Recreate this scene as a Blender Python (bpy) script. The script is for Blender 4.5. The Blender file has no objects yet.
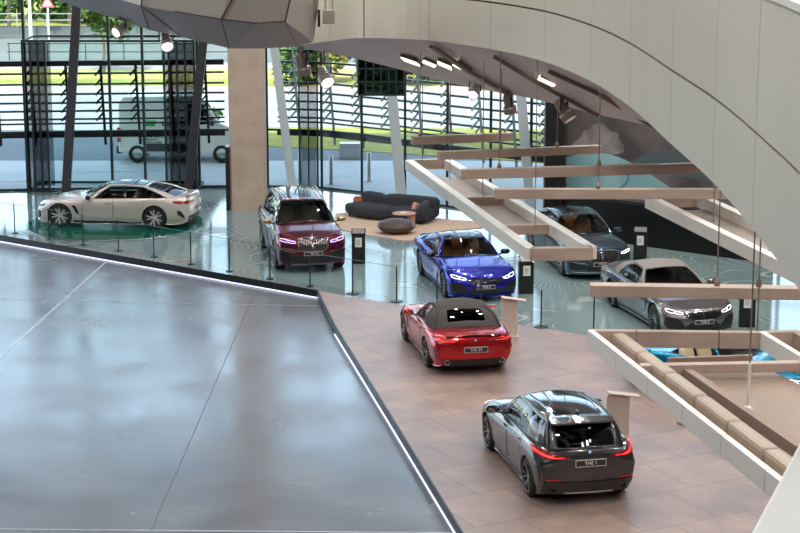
import bpy, bmesh, math, random
import numpy as np
from mathutils import Vector, Matrix
from mathutils.bvhtree import BVHTree

random.seed(7)
PI = math.pi
SC = bpy.context.scene
COL = SC.collection

# ---------------------------------------------------------------- camera model
FOC, YH, CAMH = 1850.0, -121.0, 10.67          # focal length (px of 800), horizon row, eye height (m)
PITCH = math.atan((266.5 - YH) / FOC)
cam_data = bpy.data.cameras.new('camera')
cam = bpy.data.objects.new('camera', cam_data)
COL.objects.link(cam)
cam_data.sensor_width = 36.0
cam_data.lens = FOC / 800.0 * 36.0
cam_data.clip_end = 900
cam.location = (0, 0, CAMH)
cam.rotation_euler = (PI / 2 - PITCH, 0, 0)
SC.camera = cam


def at(px, py, z=0.0):
    """world point at height z seen at photograph pixel (px, py)"""
    x = (px - 400) / FOC
    y = (266.5 - py) / FOC
    d = Vector((x, math.cos(PITCH) + y * math.sin(PITCH), -math.sin(PITCH) + y * math.cos(PITCH)))
    return d * ((z - CAMH) / d.z) + Vector((0, 0, CAMH))


def atd(px, py, Y):
    """world point at distance Y (world y) seen at pixel (px, py)"""
    x = (px - 400) / FOC
    y = (266.5 - py) / FOC
    d = Vector((x, math.cos(PITCH) + y * math.sin(PITCH), -math.sin(PITCH) + y * math.cos(PITCH)))
    return d * (Y / d.y) + Vector((0, 0, CAMH))


# ---------------------------------------------------------------- materials
def P(name, col, rough=0.5, metal=0.0, coat=0.0, emit=None, es=0.0, spec=0.5, ior=1.5):
    m = bpy.data.materials.new(name)
    m.use_nodes = True
    b = m.node_tree.nodes['Principled BSDF']
    b.inputs['Base Color'].default_value = (*col, 1)
    b.inputs['Roughness'].default_value = rough
    b.inputs['Metallic'].default_value = metal
    b.inputs['Coat Weight'].default_value = coat
    b.inputs['Coat Roughness'].default_value = 0.03
    b.inputs['Specular IOR Level'].default_value = spec
    b.inputs['IOR'].default_value = ior
    if emit:
        b.inputs['Emission Color'].default_value = (*emit, 1)
        b.inputs['Emission Strength'].default_value = es
    return m


def noise_mat(name, c1, c2, scale=3.0, rough=0.5, rough2=None, detail=6.0, bump=0.0, stretch=(1, 1, 1), metal=0.0, coat=0.0, lo=0.35, hi=0.65):
    m = P(name, c1, rough, metal, coat)
    nt = m.node_tree
    b = nt.nodes['Principled BSDF']
    tc = nt.nodes.new('ShaderNodeTexCoord')
    mp = nt.nodes.new('ShaderNodeMapping')
    mp.inputs['Scale'].default_value = stretch
    nz = nt.nodes.new('ShaderNodeTexNoise')
    nz.inputs['Scale'].default_value = scale
    nz.inputs['Detail'].default_value = detail
    rp = nt.nodes.new('ShaderNodeValToRGB')
    rp.color_ramp.elements[0].position = lo
    rp.color_ramp.elements[1].position = hi
    rp.color_ramp.elements[0].color = (*c1, 1)
    rp.color_ramp.elements[1].color = (*c2, 1)
    L = nt.links.new
    L(tc.outputs['Object'], mp.inputs['Vector'])
    L(mp.outputs['Vector'], nz.inputs['Vector'])
    L(nz.outputs['Fac'], rp.inputs['Fac'])
    L(rp.outputs['Color'], b.inputs['Base Color'])
    if rough2 is not None:
        mr = nt.nodes.new('ShaderNodeMapRange')
        mr.inputs['From Min'].default_value = lo
        mr.inputs['From Max'].default_value = hi
        mr.inputs['To Min'].default_value = rough
        mr.inputs['To Max'].default_value = rough2
        L(nz.outputs['Fac'], mr.inputs['Value'])
        L(mr.outputs['Result'], b.inputs['Roughness'])
    if bump:
        bp = nt.nodes.new('ShaderNodeBump')
        bp.inputs['Strength'].default_value = bump
        bp.inputs['Distance'].default_value = 0.02
        L(nz.outputs['Fac'], bp.inputs['Height'])
        L(bp.outputs['Normal'], b.inputs['Normal'])
    return m


def glass_mat(name, tint=(0.8, 0.9, 0.88), ior=1.45, gloss=(1, 1, 1), rough=0.0):
    m = bpy.data.materials.new(name)
    m.use_nodes = True
    nt = m.node_tree
    nt.nodes.clear()
    out = nt.nodes.new('ShaderNodeOutputMaterial')
    mix = nt.nodes.new('ShaderNodeMixShader')
    fr = nt.nodes.new('ShaderNodeFresnel')
    fr.inputs['IOR'].default_value = ior
    tr = nt.nodes.new('ShaderNodeBsdfTransparent')
    tr.inputs['Color'].default_value = (*tint, 1)
    gl = nt.nodes.new('ShaderNodeBsdfGlossy')
    gl.inputs['Color'].default_value = (*gloss, 1)
    gl.inputs['Roughness'].default_value = rough
    L = nt.links.new
    L(fr.outputs['Fac'], mix.inputs['Fac'])
    L(tr.outputs['BSDF'], mix.inputs[1])
    L(gl.outputs['BSDF'], mix.inputs[2])
    L(mix.outputs['Shader'], out.inputs['Surface'])
    return m


M = {}
M['black'] = P('black plastic', (0.012, 0.012, 0.013), 0.35)
M['black_gloss'] = P('gloss black', (0.006, 0.006, 0.007), 0.12, coat=0.6)
M['rubber'] = P('rubber', (0.018, 0.018, 0.018), 0.75)
M['chrome'] = P('chrome', (0.75, 0.74, 0.72), 0.12, 1.0)
M['steel'] = P('brushed steel', (0.45, 0.45, 0.45), 0.35, 1.0)
M['alloy'] = P('alloy wheel', (0.30, 0.30, 0.30), 0.28, 0.9)
M['alloy_silver'] = P('silver alloy wheel', (0.62, 0.61, 0.60), 0.3, 0.25)
M['alloy_dark'] = P('dark alloy wheel', (0.035, 0.035, 0.037), 0.25, 0.6, 0.6)
M['disc'] = P('brake disc', (0.22, 0.21, 0.20), 0.4, 1.0)
M['cabin'] = P('cabin trim', (0.035, 0.032, 0.030), 0.7)
M['carglass'] = glass_mat('car glass', (0.66, 0.70, 0.68), 1.42)
M['carglass_dark'] = glass_mat('privacy glass', (0.09, 0.10, 0.10), 1.5)
M['lamp_dark'] = P('lamp housing', (0.03, 0.03, 0.035), 0.1, coat=1.0)
M['drl'] = P('daytime running light', (0.9, 0.9, 1), 0.3, emit=(0.85, 0.85, 1.0), es=2.2)
M['drl_violet'] = P('violet running light', (0.8, 0.7, 1), 0.3, emit=(0.55, 0.36, 1.0), es=2.6)
M['tail'] = P('tail lamp', (0.16, 0.003, 0.006), 0.15, coat=1.0, emit=(1.0, 0.02, 0.02), es=0.06)
M['tail_lit'] = P('lit tail lamp', (0.9, 0.05, 0.05), 0.2, emit=(1.0, 0.03, 0.025), es=1.6)
M['plate'] = P('plate ground', (0.02, 0.02, 0.022), 0.35)
M['plate_rim'] = P('plate rim', (0.45, 0.42, 0.40), 0.4)
M['white'] = P('white paint', (0.75, 0.74, 0.72), 0.5)
M['logo_blue'] = P('badge blue', (0.05, 0.25, 0.7), 0.3)
M['violet'] = P('violet flash', (0.25, 0.01, 0.35), 0.3)


# ---------------------------------------------------------------- mesh helpers
class MB:
    def __init__(s):
        s.v = []; s.f = []; s.m = []

    def add(s, vs, fs, mi=0):
        o = len(s.v)
        s.v += [tuple(p) for p in vs]
        s.f += [tuple(i + o for i in f) for f in fs]
        s.m += [mi] * len(fs)
        return s

    def box(s, c, d, rot=0.0, mi=0, mat=None):
        x, y, z = d[0] / 2, d[1] / 2, d[2] / 2
        vs = [Vector((a * x, b * y, e * z)) for e in (-1, 1) for a, b in ((-1, -1), (1, -1), (1, 1), (-1, 1))]
        R = mat if mat is not None else Matrix.Rotation(rot, 3, 'Z')
        vs = [R @ p + Vector(c) for p in vs]
        return s.add(vs, [(3, 2, 1, 0), (4, 5, 6, 7), (0, 1, 5, 4), (1, 2, 6, 5), (2, 3, 7, 6), (3, 0, 4, 7)], mi)

    def bar(s, a, b, w, h, mi=0, up=(0, 0, 1)):
        """rectangular bar from a to b, w wide, h high"""
        a, b = Vector(a), Vector(b)
        d = (b - a).normalized()
        u = Vector(up)
        sd = d.cross(u)
        if sd.length < 1e-4:
            sd = d.cross(Vector((1, 0, 0)))
        sd.normalize()
        u = sd.cross(d)
        vs = []
        for p in (a, b):
            for i, j in ((-1, -1), (1, -1), (1, 1), (-1, 1)):
                vs.append(p + sd * (i * w / 2) + u * (j * h / 2))
        return s.add(vs, [(0, 1, 2, 3), (7, 6, 5, 4), (0, 4, 5, 1), (1, 5, 6, 2), (2, 6, 7, 3), (3, 7, 4, 0)], mi)

    def tube(s, path, r, n=8, mi=0, close=False):
        path = [Vector(p) for p in path]
        rs = r if isinstance(r, (list, tuple)) else [r] * len(path)
        vs = []; N = len(path)
        ref = None
        for i, p in enumerate(path):
            a = path[(i - 1) % N] if (close or i > 0) else p
            b = path[(i + 1) % N] if (close or i < N - 1) else p
            d = (b - a)
            d = d.normalized() if d.length > 1e-9 else Vector((0, 0, 1))
            if ref is None:
                ref = d.orthogonal().normalized()
            ref = (ref - d * ref.dot(d))
            ref = ref.normalized() if ref.length > 1e-6 else d.orthogonal().normalized()
            q = d.cross(ref)
            for k in range(n):
                t = 2 * PI * k / n
                vs.append(p + (ref * math.cos(t) + q * math.sin(t)) * rs[i])
        fs = []
        R = N if close else N - 1
        for i in range(R):
            for k in range(n):
                j = (i + 1) % N
                fs.append((i * n + k, i * n + (k + 1) % n, j * n + (k + 1) % n, j * n + k))
        if not close:
            fs.append(tuple(range(n - 1, -1, -1)))
            fs.append(tuple((N - 1) * n + k for k in range(n)))
        return s.add(vs, fs, mi)

    def lathe(s, prof, n=32, axis='Z', c=(0, 0, 0), mi=0, cap=True):
        """prof: list of (radius, height); axis of revolution Z or Y or X"""
        vs = []
        for r, h in prof:
            for k in range(n):
                t = 2 * PI * k / n
                a, b = r * math.cos(t), r * math.sin(t)
                p = {'Z': (a, b, h), 'Y': (b, h, a), 'X': (h, a, b)}[axis]
                vs.append((p[0] + c[0], p[1] + c[1], p[2] + c[2]))
        fs = []
        for i in range(len(prof) - 1):
            for k in range(n):
                fs.append((i * n + k, i * n + (k + 1) % n, (i + 1) * n + (k + 1) % n, (i + 1) * n + k))
        if cap:
            fs.append(tuple(range(n - 1, -1, -1)))
            q = (len(prof) - 1) * n
            fs.append(tuple(q + k for k in range(n)))
        return s.add(vs, fs, mi)

    def prism(s, outline, z0, z1, mi=0, tf=None):
        n = len(outline)
        vs = [Vector((p[0], p[1], z)) for z in (z0, z1) for p in outline]
        if tf is not None:
            vs = [tf @ p for p in vs]
        fs = [tuple(range(n - 1, -1, -1)), tuple(range(n, 2 * n))]
        fs += [(i, (i + 1) % n, n + (i + 1) % n, n + i) for i in range(n)]
        return s.add(vs, fs, mi)

    def sphere(s, c, r, nu=20, nv=12, mi=0, e=1.0, rot=None):
        """superellipsoid; r = (rx, ry, rz); e<1 gives a boxy pillow"""
        vs = []
        sg = lambda x: math.copysign(abs(x) ** e, x)
        for j in range(nv + 1):
            ph = -PI / 2 + PI * j / nv
            for i in range(nu):
                th = 2 * PI * i / nu
                p = Vector((r[0] * sg(math.cos(ph)) * sg(math.cos(th)), r[1] * sg(math.cos(ph)) * sg(math.sin(th)), r[2] * sg(math.sin(ph))))
                if rot is not None:
                    p = rot @ p
                vs.append(p + Vector(c))
        fs = []
        for j in range(nv):
            for i in range(nu):
                fs.append((j * nu + i, j * nu + (i + 1) % nu, (j + 1) * nu + (i + 1) % nu, (j + 1) * nu + i))
        return s.add(vs, fs, mi)

    def build(s, name, mats, parent=None, smooth=None, bevel=0.0, merge=False):
        me = bpy.data.meshes.new(name)
        me.from_pydata([tuple(p) for p in s.v], [], s.f)
        mats = mats if isinstance(mats, (list, tuple)) else [mats]
        for m in mats:
            me.materials.append(M[m] if isinstance(m, str) else m)
        if len(mats) > 1:
            me.polygons.foreach_set('material_index', s.m)
        bm = bmesh.new(); bm.from_mesh(me)
        if merge:
            bmesh.ops.remove_doubles(bm, verts=bm.verts, dist=1e-4)
        bmesh.ops.recalc_face_normals(bm, faces=bm.faces)
        bm.to_mesh(me); bm.free()
        if smooth is not None:
            me.shade_smooth()
            me.set_sharp_from_angle(angle=math.radians(smooth))
        o = bpy.data.objects.new(name, me)
        COL.objects.link(o)
        if parent is not None:
            o.parent = parent
        if bevel:
            b = o.modifiers.new('bevel', 'BEVEL')
            b.width = bevel; b.segments = 2; b.limit_method = 'ANGLE'
        return o


def thing(name, label, cat, loc=(0, 0, 0), rz=0.0, group=None):
    o = bpy.data.objects.new(name, None)
    o.empty_display_size = 0.2
    COL.objects.link(o)
    o.location = loc; o.rotation_euler = (0, 0, rz)
    o['label'] = label; o['category'] = cat
    if group: o['group'] = group
    return o


def tag(o, label, cat, group=None):
    o['label'] = label; o['category'] = cat
    if group: o['group'] = group
    return o


def struct(o):
    o['kind'] = 'structure'
    return o


def dup(root, loc, rz, label, group=None):
    r = root.copy(); COL.objects.link(r)
    r.location = loc; r.rotation_euler = (0, 0, rz); r['label'] = label
    if group: r['group'] = group
    for ch in list(root.children):
        c = ch.copy(); COL.objects.link(c); c.parent = r
        for g in list(ch.children):
            d = g.copy(); COL.objects.link(d); d.parent = c
    return r


def catmull(pts, n):
    """n samples of a Catmull-Rom spline through pts (uniform in control index)"""
    pts = [Vector(p) for p in pts]
    ext = [pts[0] * 2 - pts[1]] + pts + [pts[-1] * 2 - pts[-2]]
    out = []
    for i in range(n):
        t = i / (n - 1) * (len(pts) - 1)
        k = min(int(t), len(pts) - 2); f = t - k
        a, b, c, d = ext[k:k + 4]
        out.append(0.5 * ((2 * b) + (c - a) * f + (2 * a - 5 * b + 4 * c - d) * f * f + (3 * b - a - 3 * c + d) * f ** 3))
    return out


def table(tab):
    """monotone cubic interpolation of (x, value) pairs"""
    tab = sorted(tab)
    X = [t[0] for t in tab]; Yv = [t[1] for t in tab]; n = len(X)
    h = [X[i + 1] - X[i] for i in range(n - 1)]
    dl = [(Yv[i + 1] - Yv[i]) / h[i] for i in range(n - 1)]
    mm = [dl[0]] + [0 if dl[i - 1] * dl[i] <= 0 else 2 * dl[i - 1] * dl[i] / (dl[i - 1] + dl[i]) for i in range(1, n - 1)] + [dl[-1]]

    def f(x):
        if x <= X[0]: return Yv[0]
        if x >= X[-1]: return Yv[-1]
        i = 0
        while x > X[i + 1]: i += 1
        t = (x - X[i]) / h[i]
        return ((2 * t ** 3 - 3 * t * t + 1) * Yv[i] + (t ** 3 - 2 * t * t + t) * h[i] * mm[i]
                + (-2 * t ** 3 + 3 * t * t) * Yv[i + 1] + (t ** 3 - t * t) * h[i] * mm[i + 1])
    return f
# ---------------------------------------------------------------- motor cars
class Car:
    def __init__(s, name, label, paint, sp, rim='alloy', group=None):
        s.sp = sp; s.paint = paint; s.rim_mat = rim
        s.root = thing(name, label, 'car', group=group)
        wb, W = sp['wb'], sp['W']
        s.xf = wb / 2 + sp['fo']; s.xr = -wb / 2 - sp['ro']; s.W = W; s.wb = wb
        s.tables()
        s.hull()
        s.details()
        s.wheels()
        s.greenhouse()

    # ---- side-view and plan tables
    def tables(s):
        sp = s.sp; W = s.W; xf, xr = s.xf, s.xr; fa, ra = s.wb / 2, -s.wb / 2
        cx, cz = sp['cowl']; dx, dz = sp['deck']; nz = sp['nose']; tz = sp['tail']
        b0, b1 = sp['belt']                      # belt height at A pillar, at C pillar
        ax = cx - sp.get('aback', 0.32)
        s.ax = ax
        hood_mid = (cx + xf - 0.25) / 2
        s.zt = table([(xr, tz - 0.05), (xr + 0.08, tz), (dx, dz), (dx + 0.35, b1 + 0.012), (ax - 0.1, b0 + 0.012), (cx, cz),
                      (hood_mid, (cz + nz) / 2 + sp.get('hoodbulge', 0.035)), (xf - 0.22, nz + 0.015), (xf - 0.06, nz - 0.03), (xf, nz - 0.075)])
        s.zs = table([(xr, tz - 0.10), (xr + 0.15, tz - 0.05), (dx, dz - 0.05), (dx + 0.45, b1), (ax - 0.1, b0), (cx, b0 - 0.015),
                      (fa, nz + 0.045 + sp.get('fender', 0)), (xf - 0.25, nz - 0.045), (xf, nz - 0.13)])
        gc = sp.get('gc', 0.13)
        s.zb = table([(xr, gc + 0.10), (xr + 0.3, gc + 0.03), (ra, gc), (fa, gc), (xf - 0.3, gc), (xf, gc + 0.03)])
        h = sp.get('haunch', 0.03)
        s.ws = table([(xr, W - 0.20), (xr + 0.4, W - 0.12), (ra, W - 0.10 + h), (0, W - 0.10), (fa, W - 0.09), (xf - 0.3, W - 0.12), (xf, W - 0.2)])
        s.wm = table([(xr, W - 0.06), (xr + 0.3, W - 0.03), (ra, W), (0.1 * s.wb, W - 0.025), (fa, W - 0.004), (xf - 0.3, W - 0.03), (xf, W - 0.08)])
        s.wl = table([(xr, W - 0.16), (ra - .3, W - 0.09), (ra, W - 0.07), (0, W - 0.085), (fa, W - 0.07), (xf - 0.3, W - 0.07), (xf, W - 0.12)])

    def section(s, x):
        sp = s.sp
        zt, zs, zb, ws, wm, wl = s.zt(x), s.zs(x), s.zb(x), s.ws(x), s.wm(x), s.wl(x)
        h = zs - zb
        pts = [(0, zt), (0.45 * ws, zt - 0.10 * (zt - zs)), (0.80 * ws, zt - 0.42 * (zt - zs)), (0.97 * ws, zs + 0.012), (ws + 0.02, zs - 0.03),
               (0.35 * ws + 0.65 * wm, zs - 0.10 * h), (wm, zs - 0.26 * h), (wm - 0.012, zs - 0.45 * h), (0.5 * wm + 0.5 * wl, zb + 0.26 * h),
               (wl, zb + 0.10 * h), (wl - 0.015, zb + 0.02), (wl - 0.08, zb), (0, zb)]
        n = 37
        return [(p.x, p.y) for p in catmull([(a, b, 0) for a, b in pts], n)]

    def warp(s, x, y, z):
        """rounds nose and tail in plan and in side view"""
        sp = s.sp; W = s.W
        for end, sg, k in ((s.xf, 1, 'nosewarp'), (s.xr, -1, 'tailwarp')):
            r, cw, bp, at_, ab = sp.get(k, (0.6, 0.10, 0.20, 0.10, 0.06) if sg > 0 else (0.5, 0.08, 0.13, 0.05, 0.08))
            d = (end - x) * sg
            if d < r:
                t = 1 - d / r
                zt, zb = s.zt(end), s.zb(end)
                zc = zb + 0.52 * (zt - zb)
                dx = bp * abs(y / W) ** 2.2
                dx += at_ * max(0, (z - zc) / (zt - zc)) ** 2 + ab * max(0, (zc - z) / (zc - zb)) ** 2
                tip = 1 - cw * (1 - math.sqrt(max(0.0, 1 - t * t)))
                return x - sg * dx * t, y * tip, z
        return x, y, z

    def hull(s):
        N = 66
        xs = []
        for i in range(N):
            t = i / (N - 1)
            u = 0.55 * (0.5 - 0.5 * math.cos(PI * t)) + 0.45 * t
            xs.append(s.xr + (s.xf - s.xr) * u)
        mb = MB(); rings = []
        for x in xs:
            half = s.section(x)
            ring = half + [(-y, z) for y, z in half[-2:0:-1]]
            rings.append([(x, y, z) for y, z in ring])
        K = len(rings[0])
        full = []
        for e in (0, N - 1):
            ring = rings[e]
            cz = sum(p[2] for p in ring) / K
            caps = []
            for f in (0.80, 0.60, 0.40, 0.20):
                caps.append([(p[0], p[1] * f, cz + (p[2] - cz) * f) for p in ring])
            if e == 0: full = caps[::-1] + rings
            else: full = full + caps
        vs = []
        for r in full:
            vs += [s.warp(*p) for p in r]
        fs = []
        R = len(full)
        for i in range(R - 1):
            for k in range(K):
                fs.append((i * K + k, i * K + (k + 1) % K, (i + 1) * K + (k + 1) % K, (i + 1) * K + k))
        for base, ring in ((0, full[0]), ((R - 1) * K, full[-1])):
            c = len(vs)
            cz = sum(p[2] for p in ring) / K
            vs.append(s.warp(ring[0][0], 0, cz))
            for k in range(K):
                q = (base + k, base + (k + 1) % K, c)
                fs.append(q if base else q[::-1])
        mb.add(vs, fs)
        s.bvh = BVHTree.FromPolygons([Vector(v) for v in vs], fs)
        body = mb.build('body', [s.paint, 'cabin'], s.root)
        # cut the wheel housings and the passenger cell
        cut = MB(); rw = s.sp['rw'] + 0.035
        for x in (s.wb / 2, -s.wb / 2):
            for sg in (1, -1):
                cut.lathe([(rw, sg * (s.W - 0.36)), (rw, sg * (s.W + 0.2))], 40, 'Y', (x, 0, s.sp['rw'] + 0.005), 1)
        x0, x1 = s.sp['cell'][0], s.ax + 0.02
        yb = s.W - 0.19
        cut.prism([(x0, -yb + 0.06), (x0 + 0.3, -yb), (x1 - 0.15, -yb), (x1, -yb + 0.1), (x1, yb - 0.1), (x1 - 0.15, yb), (x0 + 0.3, yb), (x0, yb - 0.06)], 0.36, 2.0, 1)
        cutter = cut.build('cutter', [s.paint, 'cabin'])
        md = body.modifiers.new('cut', 'BOOLEAN'); md.object = cutter; md.operation = 'DIFFERENCE'; md.solver = 'EXACT'
        bpy.context.view_layer.update()
        dg = bpy.context.evaluated_depsgraph_get()
        me = bpy.data.meshes.new_from_object(body.evaluated_get(dg))
        body.modifiers.clear()
        old = body.data; body.data = me; bpy.data.meshes.remove(old)
        cm = cutter.data; bpy.data.objects.remove(cutter); bpy.data.meshes.remove(cm)
        body.name = 'body'; me.name = 'body'
        me.shade_smooth(); me.set_sharp_from_angle(angle=math.radians(38))
        s.body = body

    # ---- shapes laid on the hull: columns of (s, low, high) swept along an axis
    AX = {'F': (Vector((6, 0, 0)), Vector((-1, 0, 0))), 'R': (Vector((-6, 0, 0)), Vector((1, 0, 0))),
          'L': (Vector((0, 3, 0)), Vector((0, -1, 0))), 'T': (Vector((0, 0, 4)), Vector((0, 0, -1)))}

    def proj(s, ax, a, b):
        o, d = s.AX[ax]
        p = {'F': Vector((6, a, b)), 'R': Vector((-6, a, b)), 'L': Vector((a, 3, b)), 'T': Vector((a, b, 4))}[ax]
        h = s.bvh.ray_cast(p, d)
        if h[0] is None:
            q = s.bvh.find_nearest(p + d * (6 - s.xf if ax == 'F' else 6 + s.xr if ax == 'R' else 3 - s.W))
            return q[0], q[1]
        return h[0], (h[1] if h[1].dot(d) < 0 else -h[1])

    def slab(s, mb, ax, cols, off=0.006, n=14, m=4, mi=0, sides=(1,), depth=0.02):
        S = [c[0] for c in cols]
        lo = table([(c[0], c[1]) for c in cols]) if len(cols) > 2 else None
        cols = sorted(cols)
        def lin(x, j):
            for i in range(len(cols) - 1):
                if x <= cols[i + 1][0] + 1e-9:
                    t = (x - cols[i][0]) / max(1e-9, cols[i + 1][0] - cols[i][0])
                    return cols[i][j] + t * (cols[i + 1][j] - cols[i][j])
            return cols[-1][j]
        for sg in sides:
            top = []; back = []
            xs = sorted(set([cols[0][0] + (cols[-1][0] - cols[0][0]) * i / (n - 1) for i in range(n)] + [c[0] for c in cols]))
            nn = len(xs)
            for x in xs:
                l, h = lin(x, 1), lin(x, 2)
                for j in range(m):
                    v = l + (h - l) * j / (m - 1)
                    if ax == 'L':
                        p, nr = s.proj(ax, x, v)
                        p = Vector((p.x, p.y * sg, p.z)); nr = Vector((nr.x, nr.y * sg, nr.z))
                    else:
                        p, nr = s.proj(ax, x, v) if ax != 'T' else s.proj(ax, v, x)
                        if ax == 'T':
                            p = Vector((p.x, p.y * sg, p.z)); nr = Vector((nr.x, nr.y * sg, nr.z))
                        else:
                            p = Vector((p.x, p.y * sg, p.z)); nr = Vector((nr.x, nr.y * sg, nr.z))
                    top.append(p + nr * off); back.append(p - nr * depth)
            vs = top + back; K = nn * m; fs = []
            for i in range(nn - 1):
                for j in range(m - 1):
                    q = (i * m + j, (i + 1) * m + j, (i + 1) * m + j + 1, i * m + j + 1)
                    fs.append(q); fs.append(tuple(k + K for k in q[::-1]))
            rim = [i * m for i in range(nn)] + [(nn - 1) * m + j for j in range(1, m)] + [i * m + m - 1 for i in range(nn - 2, -1, -1)] + [j for j in range(m - 2, 0, -1)]
            for a, b in zip(rim, rim[1:] + rim[:1]):
                fs.append((a, b, b + K, a + K))
            mb.add(vs, fs, mi)
        return mb

    def part(s, name, mat, ax, cols, off=0.006, side=1, n=14, m=4, parent=None, depth=0.02):
        return s.slab(MB(), ax, cols, off, n, m, 0, (side,), depth).build(name, mat, parent or s.root, smooth=35)

    def plate(s, ax, z, text, w=0.52, h=0.11):
        p, nr = s.proj(ax, 0.0, z)
        sg = 1 if ax == 'F' else -1
        x = p.x + sg * 0.02
        mb = MB(); mb.box((x, 0, z), (0.03, w, h), mi=0)
        for a in (-1, 1):
            mb.box((x + sg * 0.003, 0, z + a * h / 2), (0.032, w + 0.012, 0.012), mi=1)
            mb.box((x + sg * 0.003, a * w / 2, z), (0.032, 0.012, h), mi=1)
        o = mb.build('number_plate', ['plate', 'plate_rim'], s.root)
        cu = bpy.data.curves.new('lettering', 'FONT'); cu.body = text; cu.size = 0.085; cu.align_x = 'CENTER'; cu.align_y = 'CENTER'; cu.extrude = 0.002
        cu.materials.append(M['white'])
        t0 = bpy.data.objects.new('lettering', cu); COL.objects.link(t0)
        bpy.context.view_layer.update()
        me = bpy.data.meshes.new_from_object(t0.evaluated_get(bpy.context.evaluated_depsgraph_get()))
        bpy.data.objects.remove(t0); bpy.data.curves.remove(cu)
        t = bpy.data.objects.new('lettering', me); COL.objects.link(t); t.parent = o
        t.location = (x + sg * 0.0185, 0, z)
        t.rotation_euler = (PI / 2, 0, PI / 2 * sg)
        return o

    def badge(s, ax, z, y=0.0, r=0.042):
        p, nr = s.proj(ax, y, z)
        R = nr.to_track_quat('Z', 'Y').to_matrix().to_4x4(); R.translation = p + nr * 0.004
        mb = MB()
        mb.prism([(r * math.cos(2 * PI * k / 20), r * math.sin(2 * PI * k / 20)) for k in range(20)], -0.01, 0.004, 0, R)
        for q in range(4):
            o = [(0, 0)] + [(0.66 * r * math.cos(PI / 2 * q + PI / 2 * k / 6), 0.66 * r * math.sin(PI / 2 * q + PI / 2 * k / 6)) for k in range(7)]
            mb.prism(o, 0.004, 0.007, 1 + q % 2, R)
        return mb.build('badge', ['black_gloss', 'white', 'logo_blue'], s.root)

    def seam(s, ax, pts, w=0.008, n=16):
        """thin dark shut line following (a, b) points in the projection plane"""
        out = []
        mb = MB()
        for sg in (1, -1):
            path = []
            for i in range(len(pts) - 1):
                for k in range(n):
                    t = k / n
                    a = pts[i][0] + (pts[i + 1][0] - pts[i][0]) * t; b = pts[i][1] + (pts[i + 1][1] - pts[i][1]) * t
                    p, nr = s.proj(ax, a, b)
                    path.append(Vector((p.x, p.y * sg, p.z)))
            p, nr = s.proj(ax, *pts[-1]); path.append(Vector((p.x, p.y * sg, p.z)))
            mb.tube(path, w / 2, 6)
            if ax == 'L' or any(abs(q[0]) > 1e-6 for q in pts):
                continue
            break
        return mb

    def details(s):
        sp = s.sp; W = s.W; xf, xr = s.xf, s.xr; fa, ra = s.wb / 2, -s.wb / 2
        # shut lines: doors, bonnet
        mb = MB(); zs = s.zs; zb = s.zb
        for d in sp['doors']:
            x0, x1 = d
            zl = 0.30
            m2 = s.seam('L', [(x1, zs(x1) - 0.05), (x1 + 0.04, 0.55), (x1 - 0.02, zl), (x0 + 0.05, zl), (x0 - 0.03, 0.55), (x0, zs(x0) - 0.05)])
            mb.add(m2.v, m2.f)
        m2 = s.seam('T', [(s.ax + 0.25, W - 0.18), (fa, W - 0.17), (xf - 0.35, W - 0.24), (xf - 0.22, 0.45), (xf - 0.20, 0.0)], 0.007)
        mb.add(m2.v, m2.f)
        mb.build('shut_line', 'black', s.root)
        # door handles
        for d in sp['doors']:
            for sg in (1, -1):
                hx = d[0] + 0.16; hz = zs(hx) - 0.10
                p, nr = s.proj('L', hx, hz)
                MB().sphere((p.x, (p.y + 0.012) * sg, hz), (0.11, 0.022, 0.018), 14, 8).build('door_handle', s.paint, s.root, smooth=60)
        # sills
        for sg in (1, -1):
            s.part('sill', 'black', 'L', [(ra + 0.42, s.zb(0) + 0.02, s.zb(0) + 0.09), (fa - 0.42, s.zb(0) + 0.02, s.zb(0) + 0.09)], 0.012, sg)
        # mirrors
        mx = s.ax - 0.05 + sp.get('mirrorx', 0)
        for sg in (1, -1):
            by = s.ws(mx); bz = s.zs(mx)
            mb = MB()
            mb.sphere((mx + 0.0, sg * (by + 0.16), bz + 0.085), (0.085, 0.125, 0.07), 18, 10, 0, 0.7)
            mb.bar((mx, sg * (by - 0.06), bz + 0.0), (mx, sg * (by + 0.12), bz + 0.05), 0.07, 0.03, 1)
            mb.box((mx - 0.082, sg * (by + 0.165), bz + 0.085), (0.012, 0.18, 0.09), mi=2)
            mb.build('door_mirror', [sp.get('mirror', s.paint), 'black', 'chrome'], s.root, smooth=50)
        sp['trim'](s)

    def wheels(s):
        sp = s.sp; R = sp['rw']; w = sp.get('tw', 0.255)
        rr = R * 0.76
        tm = MB().lathe([(rr - 0.005, -w / 2 + 0.01), (rr + 0.02, -w / 2), (R - 0.03, -w / 2 + 0.006), (R - 0.006, -w / 2 + 0.035), (R, -w / 4), (R, w / 4), (R - 0.006, w / 2 - 0.035), (R - 0.03, w / 2 - 0.006), (rr + 0.02, w / 2), (rr - 0.005, w / 2 - 0.01)], 44, 'Y', cap=False)
        rm = MB()
        # barrel, outer lip
        bm2 = MB(); bm2.lathe([(rr - 0.004, -w / 2 + 0.01), (rr - 0.03, 0), (rr - 0.028, w / 2 - 0.05), (rr - 0.015, w / 2 - 0.004), (rr + 0.006, w / 2 + 0.002), (rr + 0.008, w / 2 - 0.01)], 44, 'Y', cap=False, mi=1)
        rm.add(bm2.v, bm2.f, 1)
        rm.lathe([(0.001, w / 2 - 0.03), (0.065, w / 2 - 0.032), (0.075, w / 2 - 0.06), (0.07, 0)], 20, 'Y', cap=False)
        ns = sp.get('spokes', 5)
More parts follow.
